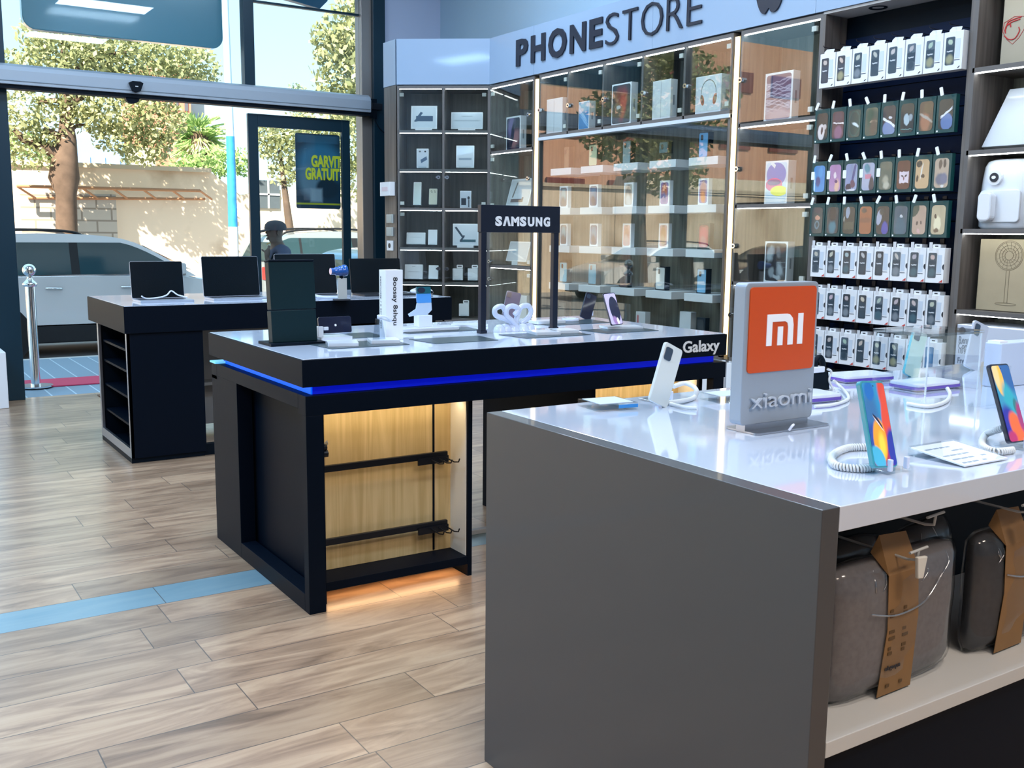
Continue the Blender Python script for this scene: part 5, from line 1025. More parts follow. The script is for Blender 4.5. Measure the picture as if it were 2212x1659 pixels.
# --- laptop table
lt = thing('display_table', 'black display table with white top carrying the laptops near the shopfront', 'display table', (1.330, 6.222, 0)); LX, LY, LTL, LTD = 1.330, 6.222, 2.21, 1.08
MB().box(0, LTL, 0, LTD, .785, .944, black).build('black_band', lt, .002); MB().box(.006, LTL-.006, .006, LTD-.006, .9445, TT, white).build('table_top', lt, .001)
MB().box(.012, .46, .012, .02, .03, .785, black).build('front_panel', lt); 
for x0 in (.012, LTL-.56):
    pd = MB(); pd.box(x0+.02, x0+.44, .02, .034, .03, .784, black2).box(x0+.02, x0+.44, .85, .864, .03, .784, black2).box(x0+.30, x0+.44, .034, .85, .03, .784, black2).box(x0+.0, x0+.44, .02, .864, .0, .03, black2); pd = pd.build('pedestal', lt, .001)
    for z in (.2, .37, .53, .66): MB().box(x0+.03, x0+.299, .036, .848, z, z+.014, black).build('inner_shelf', pd)
    rm = steel; m = MB(); m.box(x0, x0+.018, .012, .05, .03, .784, rm).box(x0, x0+.018, .835, .872, .03, .784, rm).box(x0, x0+.018, .05, .835, .03, .085, rm); part(m.build('trim_frame', pd, .001), 'polished metal edge trim')
MB().box(.2992, .3, .3, .4, .1, .2, black2) if False else None
gl = mat('grey_back_panel', (.30, .33, .36), .35, coat=.3)
m = MB(); m.box(.60, 1.60, .70, 1.0, .07, .784, gl); m.build('rear_cupboard', lt, .002); MB().box(.60, 1.60, .55, .70, .36, .38, gl).build('rear_shelf', lt)
MB().box(.452, LTL-.56, .03, .08, .0, .07, black2).build('plinth_bar', lt)
# laptops
scr = mat('screen_off', (.002, .006, .010), .2, spec=.3); shell = mat('laptop_silver', (.42, .46, .54), .35, metal=.5); keysm = mat('keyboard_dark', (.012, .015, .02), .5)
def laptop(label, xa, xb, h, hy, tilt, shl, rz=0):
    w = xb-xa; g = thing('laptop', label, 'laptop', ((xa+xb)/2, hy, TT+.0005), rz, 'laptops on the far table')
    b = MB(); b.prism(rr(-w/2, w/2, -.23, 0, .012), 0, .012, shl, Matrix(((1, 0, 0, 0), (0, 0, 1, 0), (0, 1, 0, 0), (0, 0, 0, 1)))); b.build('base', g)
    MB().box(-w/2+.02, w/2-.02, -.115, -.015, .0121, .0135, keysm).build('keyboard', g); MB().box(-w*.14, w*.14, -.215, -.13, .0121, .0127, mat('touchpad', (.30, .33, .38), .3)).build('touchpad', g)
    M = T(0, 0, .012) @ RX(-tilt)
    l = MB(); l.prism(rr(-w/2, w/2, 0, h, .010), 0, .006, shl, M); l = l.build('lid', g); MB().prism(rr(-w/2+.002, w/2-.002, .004, h-.002, .008), -.0012, 0, scr, M).build('screen', l)
    return g
laptop('leftmost laptop on the far table, with white cables looped before it', 1.484, 1.812, .236, 6.69, .14, shell)
laptop('second laptop from the left on the far table, with a mouse at its right', 1.94, 2.32, .266, 6.70, .14, shell)
laptop('third laptop from the left, partly behind the tall black stand', 2.437, 2.882, .280, 6.70, .14, shell)
laptop('rightmost laptop, half hidden by the white printed tower', 2.995, 3.395, .246, 6.71, .14, keysm)
wcab = mat('white_cable', (.72, .75, .82), .4)
q = onz(337, 652)
tag(MB().tube(smooth_path([(0, 0, .028), (.03, .02, .012), (.10, .03, .013), (.15, .0, .03), (.185, .02, .055), (.22, .0, .03), (.27, -.03, .016)]), .0045, wcab).build('looped_cable', None), 'white cables looped over the keyboard of the leftmost laptop', 'cable').location = (1.50, 6.50, TT+.012)
def security_head(name, label, x, y, rz=0, m_=black2, cat='security sensor', s=1):
    g = thing(name, label, cat, (x, y, TT+.0005), rz)
    return g
g = thing('computer_mouse', 'black mouse on a white pad beside the second laptop', 'mouse', (2.31, 6.42, TT+.0005), .2)
MB().prism(rr(-.06, .07, -.05, .05, .02), 0, .004, wcab, Matrix(((1, 0, 0, 0), (0, 0, 1, 0), (0, 1, 0, 0), (0, 0, 0, 1)))).build('mouse_pad', g)
m = MB(); m.lathe([(.034*math.cos(PI*i/12), .030*math.sin(PI*i/12)) for i in range(7)], black2, 20, T(0, 0, .004) @ Matrix.Diagonal((.8, 1.3, 1, 1))); m.build('mouse_body', g)
g = thing('cable_bundle', 'white folded cables and a leaflet before the third laptop', 'cable', (2.69, 6.36, TT+.0005))
m = MB()
for k in range(3): m.tube(smooth_path([(-.10, .02*k, .018+.004*k), (-.04, .01+.02*k, .012), (.03, -.02+.02*k, .010), (.10, -.03+.02*k, .007)]), .006, wcab)
m.build('cable', g)
q = onz(738, 649); g = thing('gadget_stand', 'blue rounded gadget on a white post between the third and rightmost laptops', 'gadget', (q.x, q.y, TT+.0005))
MB().box(-.05, .05, -.03, .03, 0, .010, mat('stand_dark_base', (.05, .06, .08), .4)).build('base', g, .002); MB().box(-.025, .035, -.008, .008, .010, .145, mat('frosted_card', (.55, .58, .58), .4)).build('post', g)
m = MB(); m.tube(smooth_path([(-.075, 0, .19), (-.04, 0, .19), (.0, 0, .192), (.035, 0, .196)]), [.022]*6+[.028]*4+[.034]*4+[.038]*4+[.036], mat('deep_blue_gloss', (.01, .10, .42), .15, coat=1), 16); m.tube([(-.01, 0, .19), (.0, 0, .15), (.005, 0, .145)], .012, black2, 8); part(m.build('gadget_head', g), 'glossy blue head')
q = onz(895, 636); g = thing('cable_bundle', 'white and black cables coiled at the right end of the laptop table', 'cable', (q.x+.075, q.y, TT+.0005))
m = MB(); m.tube(smooth_path([(-.10, 0, .02), (-.04, .03, .035), (.04, .03, .035), (.07, .0, .012), (.02, -.03, .008), (-.06, -.03, .02)], 6, True), .011, wcab, closed=True); m.build('white_coil', g); MB().tube(smooth_path([(-.06, -.05, .01), (.0, -.02, .035), (.05, -.05, .012)]), .009, black2).build('black_lead', g)

# --- things on the blue-lit table
FLAT = Matrix(((1, 0, 0, 0), (0, 0, 1, 0), (0, 1, 0, 0), (0, 0, 0, 1)))   # prism outline lies on the table, extrusion goes up
def slab(name, label, cat, cx, cy, w, d, h, m_, rz=0, r=.006, z=TT+.0005, group=None, pname='body'):
    g = thing(name, label, cat, (cx, cy, z), rz, group); MB().prism(rr(-w/2, w/2, -d/2, d/2, r), 0, h, m_, FLAT).build(pname, g); return g
mats_ = [(1.705, 3.735, .375, .20, .10, 'front row, under two white phone pads at the left'), (2.13, 3.71, .34, .20, .0, 'front row, empty, before the black arch sign'), (2.60, 3.71, .39, .19, .0, 'front row, between the arch posts'), (3.03, 3.72, .35, .19, .0, 'front row, under the upright lit phone'),
         (1.74, 4.06, .40, .20, .0, 'back row, under the small black landscape phone'), (2.26, 4.13, .42, .20, .0, 'back row, under the blue folding phone'), (3.06, 4.17, .42, .2, .0, 'back row, before the dark-backed phone')]
for x, y, w, d, a, lb in mats_: 
    g = thing('counter_mat', 'thin dark grey mat, '+lb, 'mat', (x, y, TT+.0003), a*0, 'grey mats on the table'); MB().prism([(-w/2+.02, -d/2), (w/2-.02, -d/2), (w/2, d/2), (-w/2, d/2)], 0, .002, matg, FLAT).build('mat_sheet', g)
ZT = TT+.0028
tw = mat('pad_white', (.70, .75, .82), .3, coat=.4)
for x, y, a, lb in ((1.625, 3.735, -.35, 'left of two on the left front mat'), (1.815, 3.755, -.3, 'under the clear phone holder on the left front mat'), (2.60, 3.735, -.2, 'left of two between the arch posts'), (2.72, 3.76, -.2, 'right of two between the arch posts')):
    slab('phone_pad', 'flat white phone pad, '+lb, 'pad', x, y, .12, .12, .013, tw, a, .006, ZT, 'white pads on the table')
bs = thing('leaning_stand', 'tall dark leaning display slab with a seam at the left end of the table', 'stand', (1.485, 3.885, TT+.0005), .02)
dk2 = mat('slab_dark', (.003, .018, .024), .45, spec=.2)
MB().prism(rr(-.125, .105, -.065, .08, .004), 0, .010, black2, FLAT).build('base', bs); M = T(0, -.03, .010) @ RX(-.10)
m = MB(); m.box(-.105, .085, 0, .045, 0, .128, dk2, M); m.build('lower_slab', bs, .003); m = MB(); m.box(-.103, .087, 0, .045, .131, .320, dk2, M).box(-.103, .087, -.004, .05, .320, .328, black, M); m.build('upper_slab', bs, .003)
# white tower
wt = thing('printed_tower', 'white square tower with black vertical letters, standing on the table', 'box', (1.868, 3.840, TT+.0005)); MB().box(0, .080, 0, .062, 0, .292, paper).build('carton', wt, .001)
text('8oosay 8shqu', .028, .055, .060, .262, -.0004, ink, wt, 'lettering', .0005, .012, rot=-PI/2)
o = text('cetunussy / a asnungss', -.012, -.003, .045, .265, 0, ink, wt, 'side_lettering', .0004, .01, rot=-PI/2); o.rotation_euler = (0, 0, -PI/2); o.location = (-.0006, .062-.012-.012, 0)
# devices from their picture corners
def device(name, label, tl_, bl_, br_, zb, L, w, mback, front=None, cat='phone', camera=None, th=.009, flip=False, group=None, side=None, lean=.33, camm=None):
    BL, BR = onz(*bl_, zb), onz(*br_, zb); fh = Vector((_f.x, _f.y, 0)).normalized()
    lo, hi = zb+.01, zb+.30
    for _ in range(40):
        mid = (lo+hi)/2
        if (onz(*tl_, mid)-BL).dot(fh) > math.tan(lean)*(mid-zb): lo = mid
        else: hi = mid
    TL_ = onz(*tl_, lo); L = (TL_-BL).length; ez = (TL_-BL).normalized(); ex = (BR-BL); ex = (ex-ez*ex.dot(ez)).normalized(); ey = ez.cross(ex)   # ey points away from the viewer
    M = Matrix((ex, ey, ez)).transposed().to_4x4(); M.translation = BL
    g = thing(name, label, cat, (0, 0, 0)); g.matrix_world = M
    if group: g['group'] = group
    MB().prism(rr(0, w, 0, L, w*.12, 5), 0, th, side or mback).build('phone_body', g, .0015)
    if front is not None: MB().prism(rr(.003, w-.003, .003, L-.004, w*.10, 5), -.0008, 0, front).build('screen', g)
    else: MB().prism(rr(.001, w-.001, .001, L-.001, w*.115, 5), -.0008, 0, mback).build('rear_glass', g)
    if camera:
        x0, x1, z0, z1 = camera; MB().prism(rr(x0*w, x1*w, z0*L, z1*L, .006), -.003, -.0008, camm or mat('camera_dark', (.03, .05, .08), .2, coat=.6)).build('camera_bump', g)
    return g
wall1 = art('wallpaper_swirl', (.02, .22, .45), [(.20, .45, .35, .5, (.03, .13, .32), .1, .4), (.28, .90, .20, .12, (.01, .12, .42), 0, .2), (.93, .90, .26, .25, (.55, .05, .03), -.2, .25), (.90, .45, .28, .50, (.60, .06, .03), .25, .15), (.55, .12, .55, .25, (.35, .02, .08), 0, .4), (.95, .20, .25, .24, (.02, .03, .30), .3, .2), (.12, .32, .30, .18, (.02, .06, .30), 0, .3), (.42, .30, .30, .26, (.75, .30, .02), -.25, .12), (.48, .25, .14, .14, (.85, .55, .05), -.2, .5), (.22, .10, .30, .13, (.05, .35, .55), .2, .15), (.45, .53, .20, .035, (.01, .01, .04), .45, .2), (.46, .505, .20, .012, (.7, .6, .6), .45, .3), (.5, .965, .02, .010, (.01, .01, .02), 0, .2)], rough=.15, em=.35, noise=.03)
wall2 = art('wallpaper_swirl2', (.03, .25, .42), [(.85, .9, .5, .25, (.02, .10, .32), .2, .3), (.28, .82, .22, .22, (.85, .45, .06), 0, .12), (.15, .90, .16, .2, (.80, .55, .25), 0, .3), (.55, .55, .3, .2, (.02, .32, .42), .3, .4), (.8, .45, .12, .10, (.02, .16, .18), 0, .3), (.2, .25, .4, .22, (.02, .02, .30), 0, .3), (.65, .12, .45, .22, (.75, .12, .03), .35, .15), (.2, .04, .25, .1, (.4, .02, .12), 0, .3), (.95, .3, .2, .2, (.30, .03, .15), .3, .3), (.5, .965, .02, .010, (.01, .01, .02), 0, .2)], rough=.15, em=.35, noise=.03)
wall3 = art('wallpaper_drape', (.40, .36, .60), [(.62, .48, .42, .42, (.01, .012, .035), .15, .03), (.45, .12, .22, .13, (.25, .15, .32), .3, .3), (.66, .10, .10, .12, (.6, .58, .62), -.6, .1), (.5, .97, .02, .01, (.01, .01, .02), 0, .2)], rough=.15, em=.55)
bez = mat('phone_dark', (.008, .012, .035), .2, coat=.5)
device('smartphone', 'teal-edged phone with blue, red and yellow wallpaper, nearest on the white table', (1857, 822), (1889, 1011), (1955, 998), .965, .168, .072, bez, wall1, side=mat('teal_side', (.04, .30, .36), .25, coat=.5), th=.011)
device('smartphone', "black-edged phone with orange and blue wallpaper, cut by the picture's right edge", (2137, 787), (2182, 958), (2240, 947), .965, .160, .072, bez, wall2, side=bez, th=.010)
pearl = mat('pearl_back', (.62, .66, .64), .2, coat=.8)
device('smartphone', 'pearl white phone seen from behind at the left rear of the white table', (1439, 737), (1403, 864), (1449, 858), .972, .155, .070, pearl, None, camera=(.08, .46, .72, .93), th=.009)
device('smartphone', 'pale green phone with teal edge seen from behind, behind the clear riser', (1976, 706), (1953, 806), (2001, 801), .962, .158, .072, mat('mint_back', (.48, .64, .55), .15, coat=.9), None, camera=(.10, .48, .76, .94), side=mat('teal_edge', (.08, .40, .48), .25, coat=.5))
device('smartphone', 'silver phone seen from behind at the far right rear of the white table', (2106, 690), (2084, 790), (2130, 787), .965, .160, .072, mat('silver_back', (.45, .48, .55), .2, coat=.9), None, camera=(.10, .42, .70, .94))
device('smartphone', 'upright lit phone with a lilac and black wallpaper at the right of the blue-lit table', (1302, 634), (1321, 703), (1343, 702), .970, .152, .071, bez, wall3, side=bez)
device('smartphone', 'black phone seen from behind at the right rear of the blue-lit table', (1268, 630), (1253, 684), (1277, 683), .962, .150, .070, bez, None, camera=(.08, .4, .78, .94))
device('smartphone', 'dark blue phone seen from behind, behind the white looped ornament', (1095, 627), (1082, 691), (1114, 691), .970, .158, .075, mat('navy_back', (.012, .02, .09), .25, coat=.5), None, side=mat('silver_edge', (.5, .52, .56), .3, metal=.6), camera=(.08, .36, .78, .94), camm=mat('camera_navy', (.006, .010, .04), .2))
# small landscape phone
g = thing('smartphone', 'small black phone held sideways on a white stand, near the leaning slab', 'phone', (1.665, 3.93, TT+.003)); 
MB().prism(rr(-.07, .07, -.05, .05, .006), 0, .016, tw, FLAT @ T(0, 0, 0)).build('stand_base', g)
o = MB(); M = T(0, -.02, .030) @ RX(-.15); o.prism(rr(-.066, .080, 0, .068, .008), 0, .010, bez, M); o = o.build('phone_body', g, .001); MB().prism(rr(.004, .012, .028, .037, .002), -.0012, 0, paper, M).build('square_logo', o)
m = MB(); m.box(-.075, -.05, -.03, .0, .016, .060, tw).box(-.052, -.030, -.036, -.026, .044, .058, tw); m.build('clamp', g, .003)
# clear holder on the second pad
g = thing('phone_holder', 'empty clear plastic phone holder leaning beside the white tower', 'holder', (1.79, 3.745, ZT+.014))
m = MB(); m.prism([(-.028, 0), (.028, 0), (.018, .085), (-.010, .085)], -.002, .001, pane('frosted_clear', (.8, .85, .9), .12), RX(-.12)); m.build('plate', g)
m = MB()
for k in range(4): m.tube(smooth_path([(-.01, -.01, .088+.003*k), (.02, -.016, .092), (.05, -.012, .078-.002*k), (.02, -.004, .080)], 5, True), .0035, tw, 6, closed=True)
m.build('coil', g)
# blue folding phone
q = onz(890, 715); g = thing('folding_phone', 'half-folded light blue phone on a white block stand', 'phone', (2.195, 4.12, TT+.003))
MB().prism(rr(-.15, .16, -.055, .055, .006), 0, .016, tw, FLAT).build('base_tray', g, .002); MB().box(-.035, .035, -.02, .03, .016, .070, tw).build('block', g, .002)
skyb = mat('phone_sky', (.06, .28, .70), .3, coat=.5)
M1 = T(0, 0, .070) @ RX(-.12)
m = MB(); m.prism(rr(-.028, .045, .055, .100, .006), 0, .009, skyb, M1); m = m.build('upper_half', g); MB().prism(rr(-.028, .045, .098, .130, .006), -.001, .009, mat('phone_teal_dark', (.01, .10, .13), .25), M1).build('camera_cover', m); MB().prism(circ(-.005, .114, .020, .013, 16), -.002, -.001, bez, M1).build('camera_lens', m)
m = MB(); m.prism([(-.035, .0), (.018, .0), (.045, .022), (.045, .056), (-.028, .056), (-.035, .030), (-.075, .008), (-.070, -.004)], 0, .009, mat('phone_pale_blue', (.45, .55, .68), .3), M1); m.build('lower_half', g)
# looped ornament
g = thing('looped_ornament', 'white translucent ornament of three heart-like loops between the arch posts', 'ornament', (2.567, 3.935, TT+.0005)); orn = mat('frosted_white', (.62, .68, .82), .25, coat=.6)
m = MB(); m.tube(smooth_path([(.03, 0, .015), (-.04, 0, .055), (-.095, 0, .075), (-.10, 0, .105), (-.065, 0, .116), (-.045, .0, .095)]), .0125, orn, 10); m.build('loop', g)
m = MB(); m.tube(smooth_path([(.02, -.01, .01), (-.01, -.01, .045), (-.045, -.01, .075), (-.04, -.01, .108), (-.01, -.01, .116), (.02, -.01, .100), (.0, -.01, .075)]), .0125, orn, 10); m.build('loop', g)
m = MB(); m.tube(smooth_path([(.01, 0, .02), (.02, 0, .065), (.04, 0, .108), (.08, 0, .114), (.098, 0, .09), (.085, 0, .06), (.04, 0, .03)], 6, False), .0125, orn, 10); m.build('loop', g)
m = MB()
for x, w_ in ((-.08, .03), (-.04, .035), (0, .035), (.045, .035), (.09, .03)): m.lathe([(.0005, .034), (w_*.5, .031), (w_*.85, .018), (w_, 0)], orn, 14, T(x, random.uniform(-.01, .01), 0))
m.build('base_lumps', g)
# pads/leads at the back and around the arch
slab('phone_pad', 'white phone pad by the right arch post, back row', 'pad', 2.93, 4.18, .17, .09, .014, tw, 0, .006, ZT, 'white pads on the table')
slab('phone_pad', 'white phone pad under the upright lit phone', 'pad', 3.10, 3.80, .19, .10, .010, tw, -.25, .004, ZT, 'white pads on the table')
g = thing('phone_holder', 'clear round phone holder before the dark-backed phone', 'holder', (3.12, 4.24, ZT)); m = MB(); m.lathe([(.045, 0), (.046, .012), (.03, .014), (.028, .004)], orn, 20); m.build('ring', g)
for nm, x, y, z in (('behind the lilac phone', 3.27, 4.40, TT+.0005), ):
    g = thing('phone_stand', 'clear clip stand under the dark-backed phone', 'stand', (3.36, 4.40, TT+.0005)); MB().box(-.03, .03, -.025, .03, 0, .010, clear).box(-.008, .008, -.03, -.02, .010, .035, orn).build('clip', g)
g = thing('phone_stand', 'thin clear rod under the upright lit phone', 'stand', (3.19, 3.93, TT+.003)); MB().cyl((0, .02, .0), (0, .0, .022), .005, clear, 8).build('rod', g); 
slab('phone_pad', 'flat clear pad left of the white looped ornament, back row', 'pad', 2.50, 4.22, .16, .09, .012, tw, 0, .006, TT+.0006, 'white pads on the table')
# arch sign
q0, q1 = ony(1040, 600, 3.905), ony(1197, 600, 3.905); g = thing('arch_sign', 'black arch sign with bold white SAMSUNG lettering on two posts', 'sign', (0, 3.905, 0))
bxm = mat('sign_black', (.004, .007, .020), .35)
for xx in (2.378, 2.774): part(MB().box(xx-.014, xx+.014, -.014, .014, TT+.0005, 1.40, bxm).build('post', g, .003))
for xx in (2.378, 2.774): MB().box(xx-.017, xx+.017, -.017, .017, TT+.0004, TT+.014, bxm).build('foot', g)
MB().box(2.361, 2.791, -.015, .015, 1.399, 1.520, bxm).build('sign_board', g, .002)
o = MB(); xs = 2.432; xe = 2.738; hts = (1.428, 1.470)
uw = (xe-xs)/7.0
for i, c in enumerate('S MSUNG'):
    if c == ' ': continue
    text(c, xs+uw*i+uw*.06*(c != 'M'), xs+uw*(i+1)-uw*.12+(uw*.10 if c == 'M' else 0), hts[0]-(.001 if c in 'SUG' else 0), hts[1]+(.001 if c in 'SG' else 0), -.0155, paper, g, 'letter_'+c.lower(), .001, .055)
x = xs+uw; MB().prism([(x, hts[0]), (x+uw*.26, hts[0]), (x+uw*.47, hts[1]-.012), (x+uw*.66, hts[0]), (x+uw*.94, hts[0]), (x+uw*.62, hts[1]), (x+uw*.30, hts[1])], -.0175, -.0155, paper).build('letter_a', g)

# --- white table in front
wt_ = thing('display_table', 'big white-topped table with grey metal end panel in the foreground, orange sign on it', 'display table', (1.332, 1.092, 0)); FX, FY, FL, FD = 1.332, 1.092, 2.30, 1.07
endm = mat('end_panel_grey', (.100, .100, .104), .42, metal=.55, coat=.15)
MB().box(0, .044, 0, FD, 0, TT, endm).build('end_panel', wt_, .0015)
MB().box(.0445, FL, 0, FD, .902, TT, mat('top_white_gloss', (.62, .69, .82), .07, coat=1)).build('table_top', wt_, .0015)
crm = mat('cream_edge', (.56, .57, .57), .45); MB().box(.0445, FL, .0, .42, .490, .520, crm).build('open_shelf', wt_, .0015)
MB().box(.0445, FL, .42, .44, 0, .902, black2).build('back_board', wt_); MB().box(.0445, FL, .03, .42, 0, .4895, black).build('lower_front', wt_); MB().box(.0445, FL, .44, FD-.02, 0, .902, black2).build('rear_body', wt_)
MB().box(FL, FL+.044, 0, FD, 0, TT, endm).build('end_panel', wt_, .0015)
# orange sign
sg = thing('brand_sign', 'grey upright sign with orange panel, white mi mark and raised xiaomi lettering', 'sign', (1.687, 1.63, TT+.0005)); sw2, sh2 = .242, .327
gs = mat('sign_silver', (.33, .38, .44), .4, metal=.3)
MB().prism(rr(0, sw2, .018, sh2+.018, .012, 5), 0, .036, gs).build('sign_body', sg, .002)
org = mat('sign_orange', (.52, .060, .004), .4, em=.04, emc=(.9, .10, .0)); MB().prism(rr(.012, sw2-.010, sh2-.188, sh2+.008, .010, 5), -.003, .0, org).build('orange_panel', sg)
mk = paper; ax, az_ = .0, 0
a_ = ony(1652, 748, 1.63); b_ = ony(1733, 676, 1.63); x0, z0, x1, z1 = a_.x-1.687, a_.z-TT, b_.x-1.687, b_.z-TT; W_, H_ = x1-x0, z1-z0; bw_ = W_*.145
m = MB(); ro = W_*.22
outer = [(x0, z0), (x0+bw_, z0), (x0+bw_, z1-bw_), (x0+W_*.50, z1-bw_), (x0+W_*.56, z1-bw_*1.2), (x0+W_*.585, z1-bw_*1.8), (x0+W_*.585, z0), (x0+W_*.585+bw_, z0), (x0+W_*.585+bw_, z1-bw_*1.5), (x0+W_*.70, z1-bw_*.6), (x0+W_*.62, z1-bw_*.1), (x0+W_*.55, z1), (x0, z1)]
def poly_obj(name, poly, y0, y1, m_, parent):
    bm = bmesh.new(); vs = [bm.verts.new((x, y0, z)) for x, z in poly]; f = bm.faces.new(vs); r = bmesh.ops.extrude_face_region(bm, geom=[f]); bmesh.ops.translate(bm, vec=(0, y1-y0, 0), verts=[v for v in r['geom'] if isinstance(v, bmesh.types.BMVert)]); bmesh.ops.triangulate(bm, faces=bm.faces); bmesh.ops.recalc_face_normals(bm, faces=bm.faces)
    me = D.meshes.new(name); bm.to_mesh(me); bm.free(); me.materials.append(m_); o = D.objects.new(name, me); COL.objects.link(o); o.parent = parent; return o
poly_obj('mark_arch', outer, -.0045, -.003, mk, sg)
MB().box(x0+W_*.30, x0+W_*.30+bw_, -.0045, -.003, z0, z0+H_*.60, mk).build('mark_bar', sg); MB().box(x1-bw_, x1, -.0045, -.003, z0, z1, mk).build('mark_bar', sg)
a_ = ony(1618, 884, 1.63); b_ = ony(1749, 842, 1.63); text('xiaomi', a_.x-1.687, b_.x-1.687, a_.z-TT, b_.z-TT+.004, -.0005, mat('raised_letter_grey', (.50, .55, .62), .35, metal=.2), sg, 'raised_lettering', .0035, -.004)
MB().box(.02, sw2-.01, .004, .032, .004, .020, steel).build('neck', sg); MB().prism(rr(.02, .27, -.035, .07, .012), 0, .004, steel, FLAT).build('base_plate', sg)
tag(MB().tube(smooth_path([(0, 0, .004), (.004, -.005, .014), (.012, -.002, .016), (.02, .01, .010)]), .003, wcab).build('sign_lead', None), 'short white lead hooked over the base of the orange sign', 'cable').location = (1.80, 1.585, TT+.002)
# phone stands with coiled leads
def coil(name, label, pts, R=.006, r=.0026, pitch=.0058, loc=(0, 0, 0)):
    P_ = smooth_path(pts, 12); L = [0]
    for a, b in zip(P_[:-1], P_[1:]): L.append(L[-1]+(b-a).length)
    n = int(L[-1]/pitch)*8; out = []; u = Vector((0, 0, 1))
    for i in range(n+1):
        s_ = L[-1]*i/n; k = 0
        while k < len(L)-2 and L[k+1] < s_: k += 1
        t = (s_-L[k])/max(1e-6, L[k+1]-L[k]); p = P_[k].lerp(P_[k+1], t); d = (P_[k+1]-P_[k]).normalized(); uu = (u-d*u.dot(d)).normalized(); ww = d.cross(uu); a = 2*PI*i/8
        out.append(p+uu*math.cos(a)*R+ww*math.sin(a)*R)
    o = MB().tube(out, r, wcab2, 5).build(name); o.location = loc; return tag(o, label, 'cable')
wcab2 = mat('cord_white', (.66, .68, .68), .4)
def pstand(label, x, y, rz):
    g = thing('phone_stand', label, 'stand', (x, y, TT+.0005), rz)
    MB().box(-.035, .035, -.02, .05, 0, .006, clear).build('base', g, .001); m = MB()
    m.box(-.030, -.022, -.024, -.014, .006, .030, orn).box(.020, .028, -.024, -.014, .006, .030, orn); m.build('prong', g, .002); MB().box(-.012, .014, -.008, .03, .006, .024, clear).build('lock_block', g, .001); return g
q = onz(1922, 1018); pstand('clear stand holding the nearest swirl-wallpaper phone', q.x, q.y+.0, .0)
q2 = onz(2212, 968); pstand('clear stand holding the black-cased phone at the right edge', q2.x, q2.y, .0)
q3 = onz(1425, 868); pstand('clear stand holding the pearl white phone', q3.x, q3.y-.0, .0)
P_ = lambda px, py, z=0: tuple(onz(px, py, TT+.008+z))
coil('coiled_cord', 'coiled white cord looping left behind the nearest phone', [P_(1890, 1010), P_(1850, 1012), P_(1805, 1005), P_(1798, 985), P_(1830, 968), P_(1880, 966)])
coil('coiled_cord', 'coiled white cord looping left of the phone at the right edge', [P_(2190, 972), P_(2150, 975), P_(2122, 962), P_(2128, 940), (*onz(2150, 930, TT+.03),), (*onz(2168, 925, TT+.04),)])
g = MB().tube(smooth_path([P_(1440, 870), P_(1475, 866), P_(1500, 858), tuple(onz(1503, 840, TT+.03)), tuple(onz(1480, 828, TT+.035)), tuple(onz(1455, 835, TT+.03))]), .0065, wcab2).build('security_lead'); tag(g, 'thick white lead curling right of the pearl white phone', 'cable')
g = MB().tube(smooth_path([P_(1448, 872, -.002), P_(1480, 880, -.002), P_(1505, 882, -.002)]), .005, wcab2).build('lead_end'); tag(g, 'short white lead end lying before the pearl white phone', 'cable')
g = MB().tube(smooth_path([P_(1760, 878, -.002), P_(1800, 874, -.002), P_(1832, 862, -.002), P_(1826, 846), P_(1812, 832), tuple(onz(1800, 822, TT+.02))]), .0045, wcab2).build('security_lead'); tag(g, 'thin white lead right of the orange sign', 'cable')
g = MB().tube(smooth_path([P_(1960, 872, -.002), P_(2005, 878, -.002), P_(2042, 868, -.002), P_(2052, 852, -.002), tuple(onz(2046, 838, TT+.02))]), .0055, wcab2).build('security_lead'); tag(g, 'white lead curling in front of the clear riser', 'cable')
# price wedge
pc_ = thing('price_wedge', 'clear wedge with a white printed price card on the front right of the white table', 'price tag', (1.90, 1.21, TT+.0005), -.02)
M = Matrix(((1, 0, 0, 0), (0, 1, 0, 0), (0, -.0, 1, 0), (0, 0, 0, 1)))
MB().prism([(-.055, .0), (.075, .0), (.075, .020), (-.055, .006)][::1], -.075, .075, clear, RZ(PI/2) @ T(0, 0, 0)).build('acrylic', pc_)
fr2 = MB(); Mp = T(0, 0, .007) @ RX(.105); fr2.box(-.072, .072, -.055, .072, .0, .003, paper, Mp); fr2 = fr2.build('card', pc_)
m = MB(); rnd = random.Random(3)
for row in range(5):
    x = -.06
    for k in range(5):
        w_ = rnd.uniform(.008, .022)
        if rnd.random() < .75: m.box(x, x+w_, -.045+row*.022, -.040+row*.022, .003, .0034, mat('print_blue_grey', (.25, .32, .42), .6), Mp)
        x += w_+.004
m.build('printed_lines', fr2)
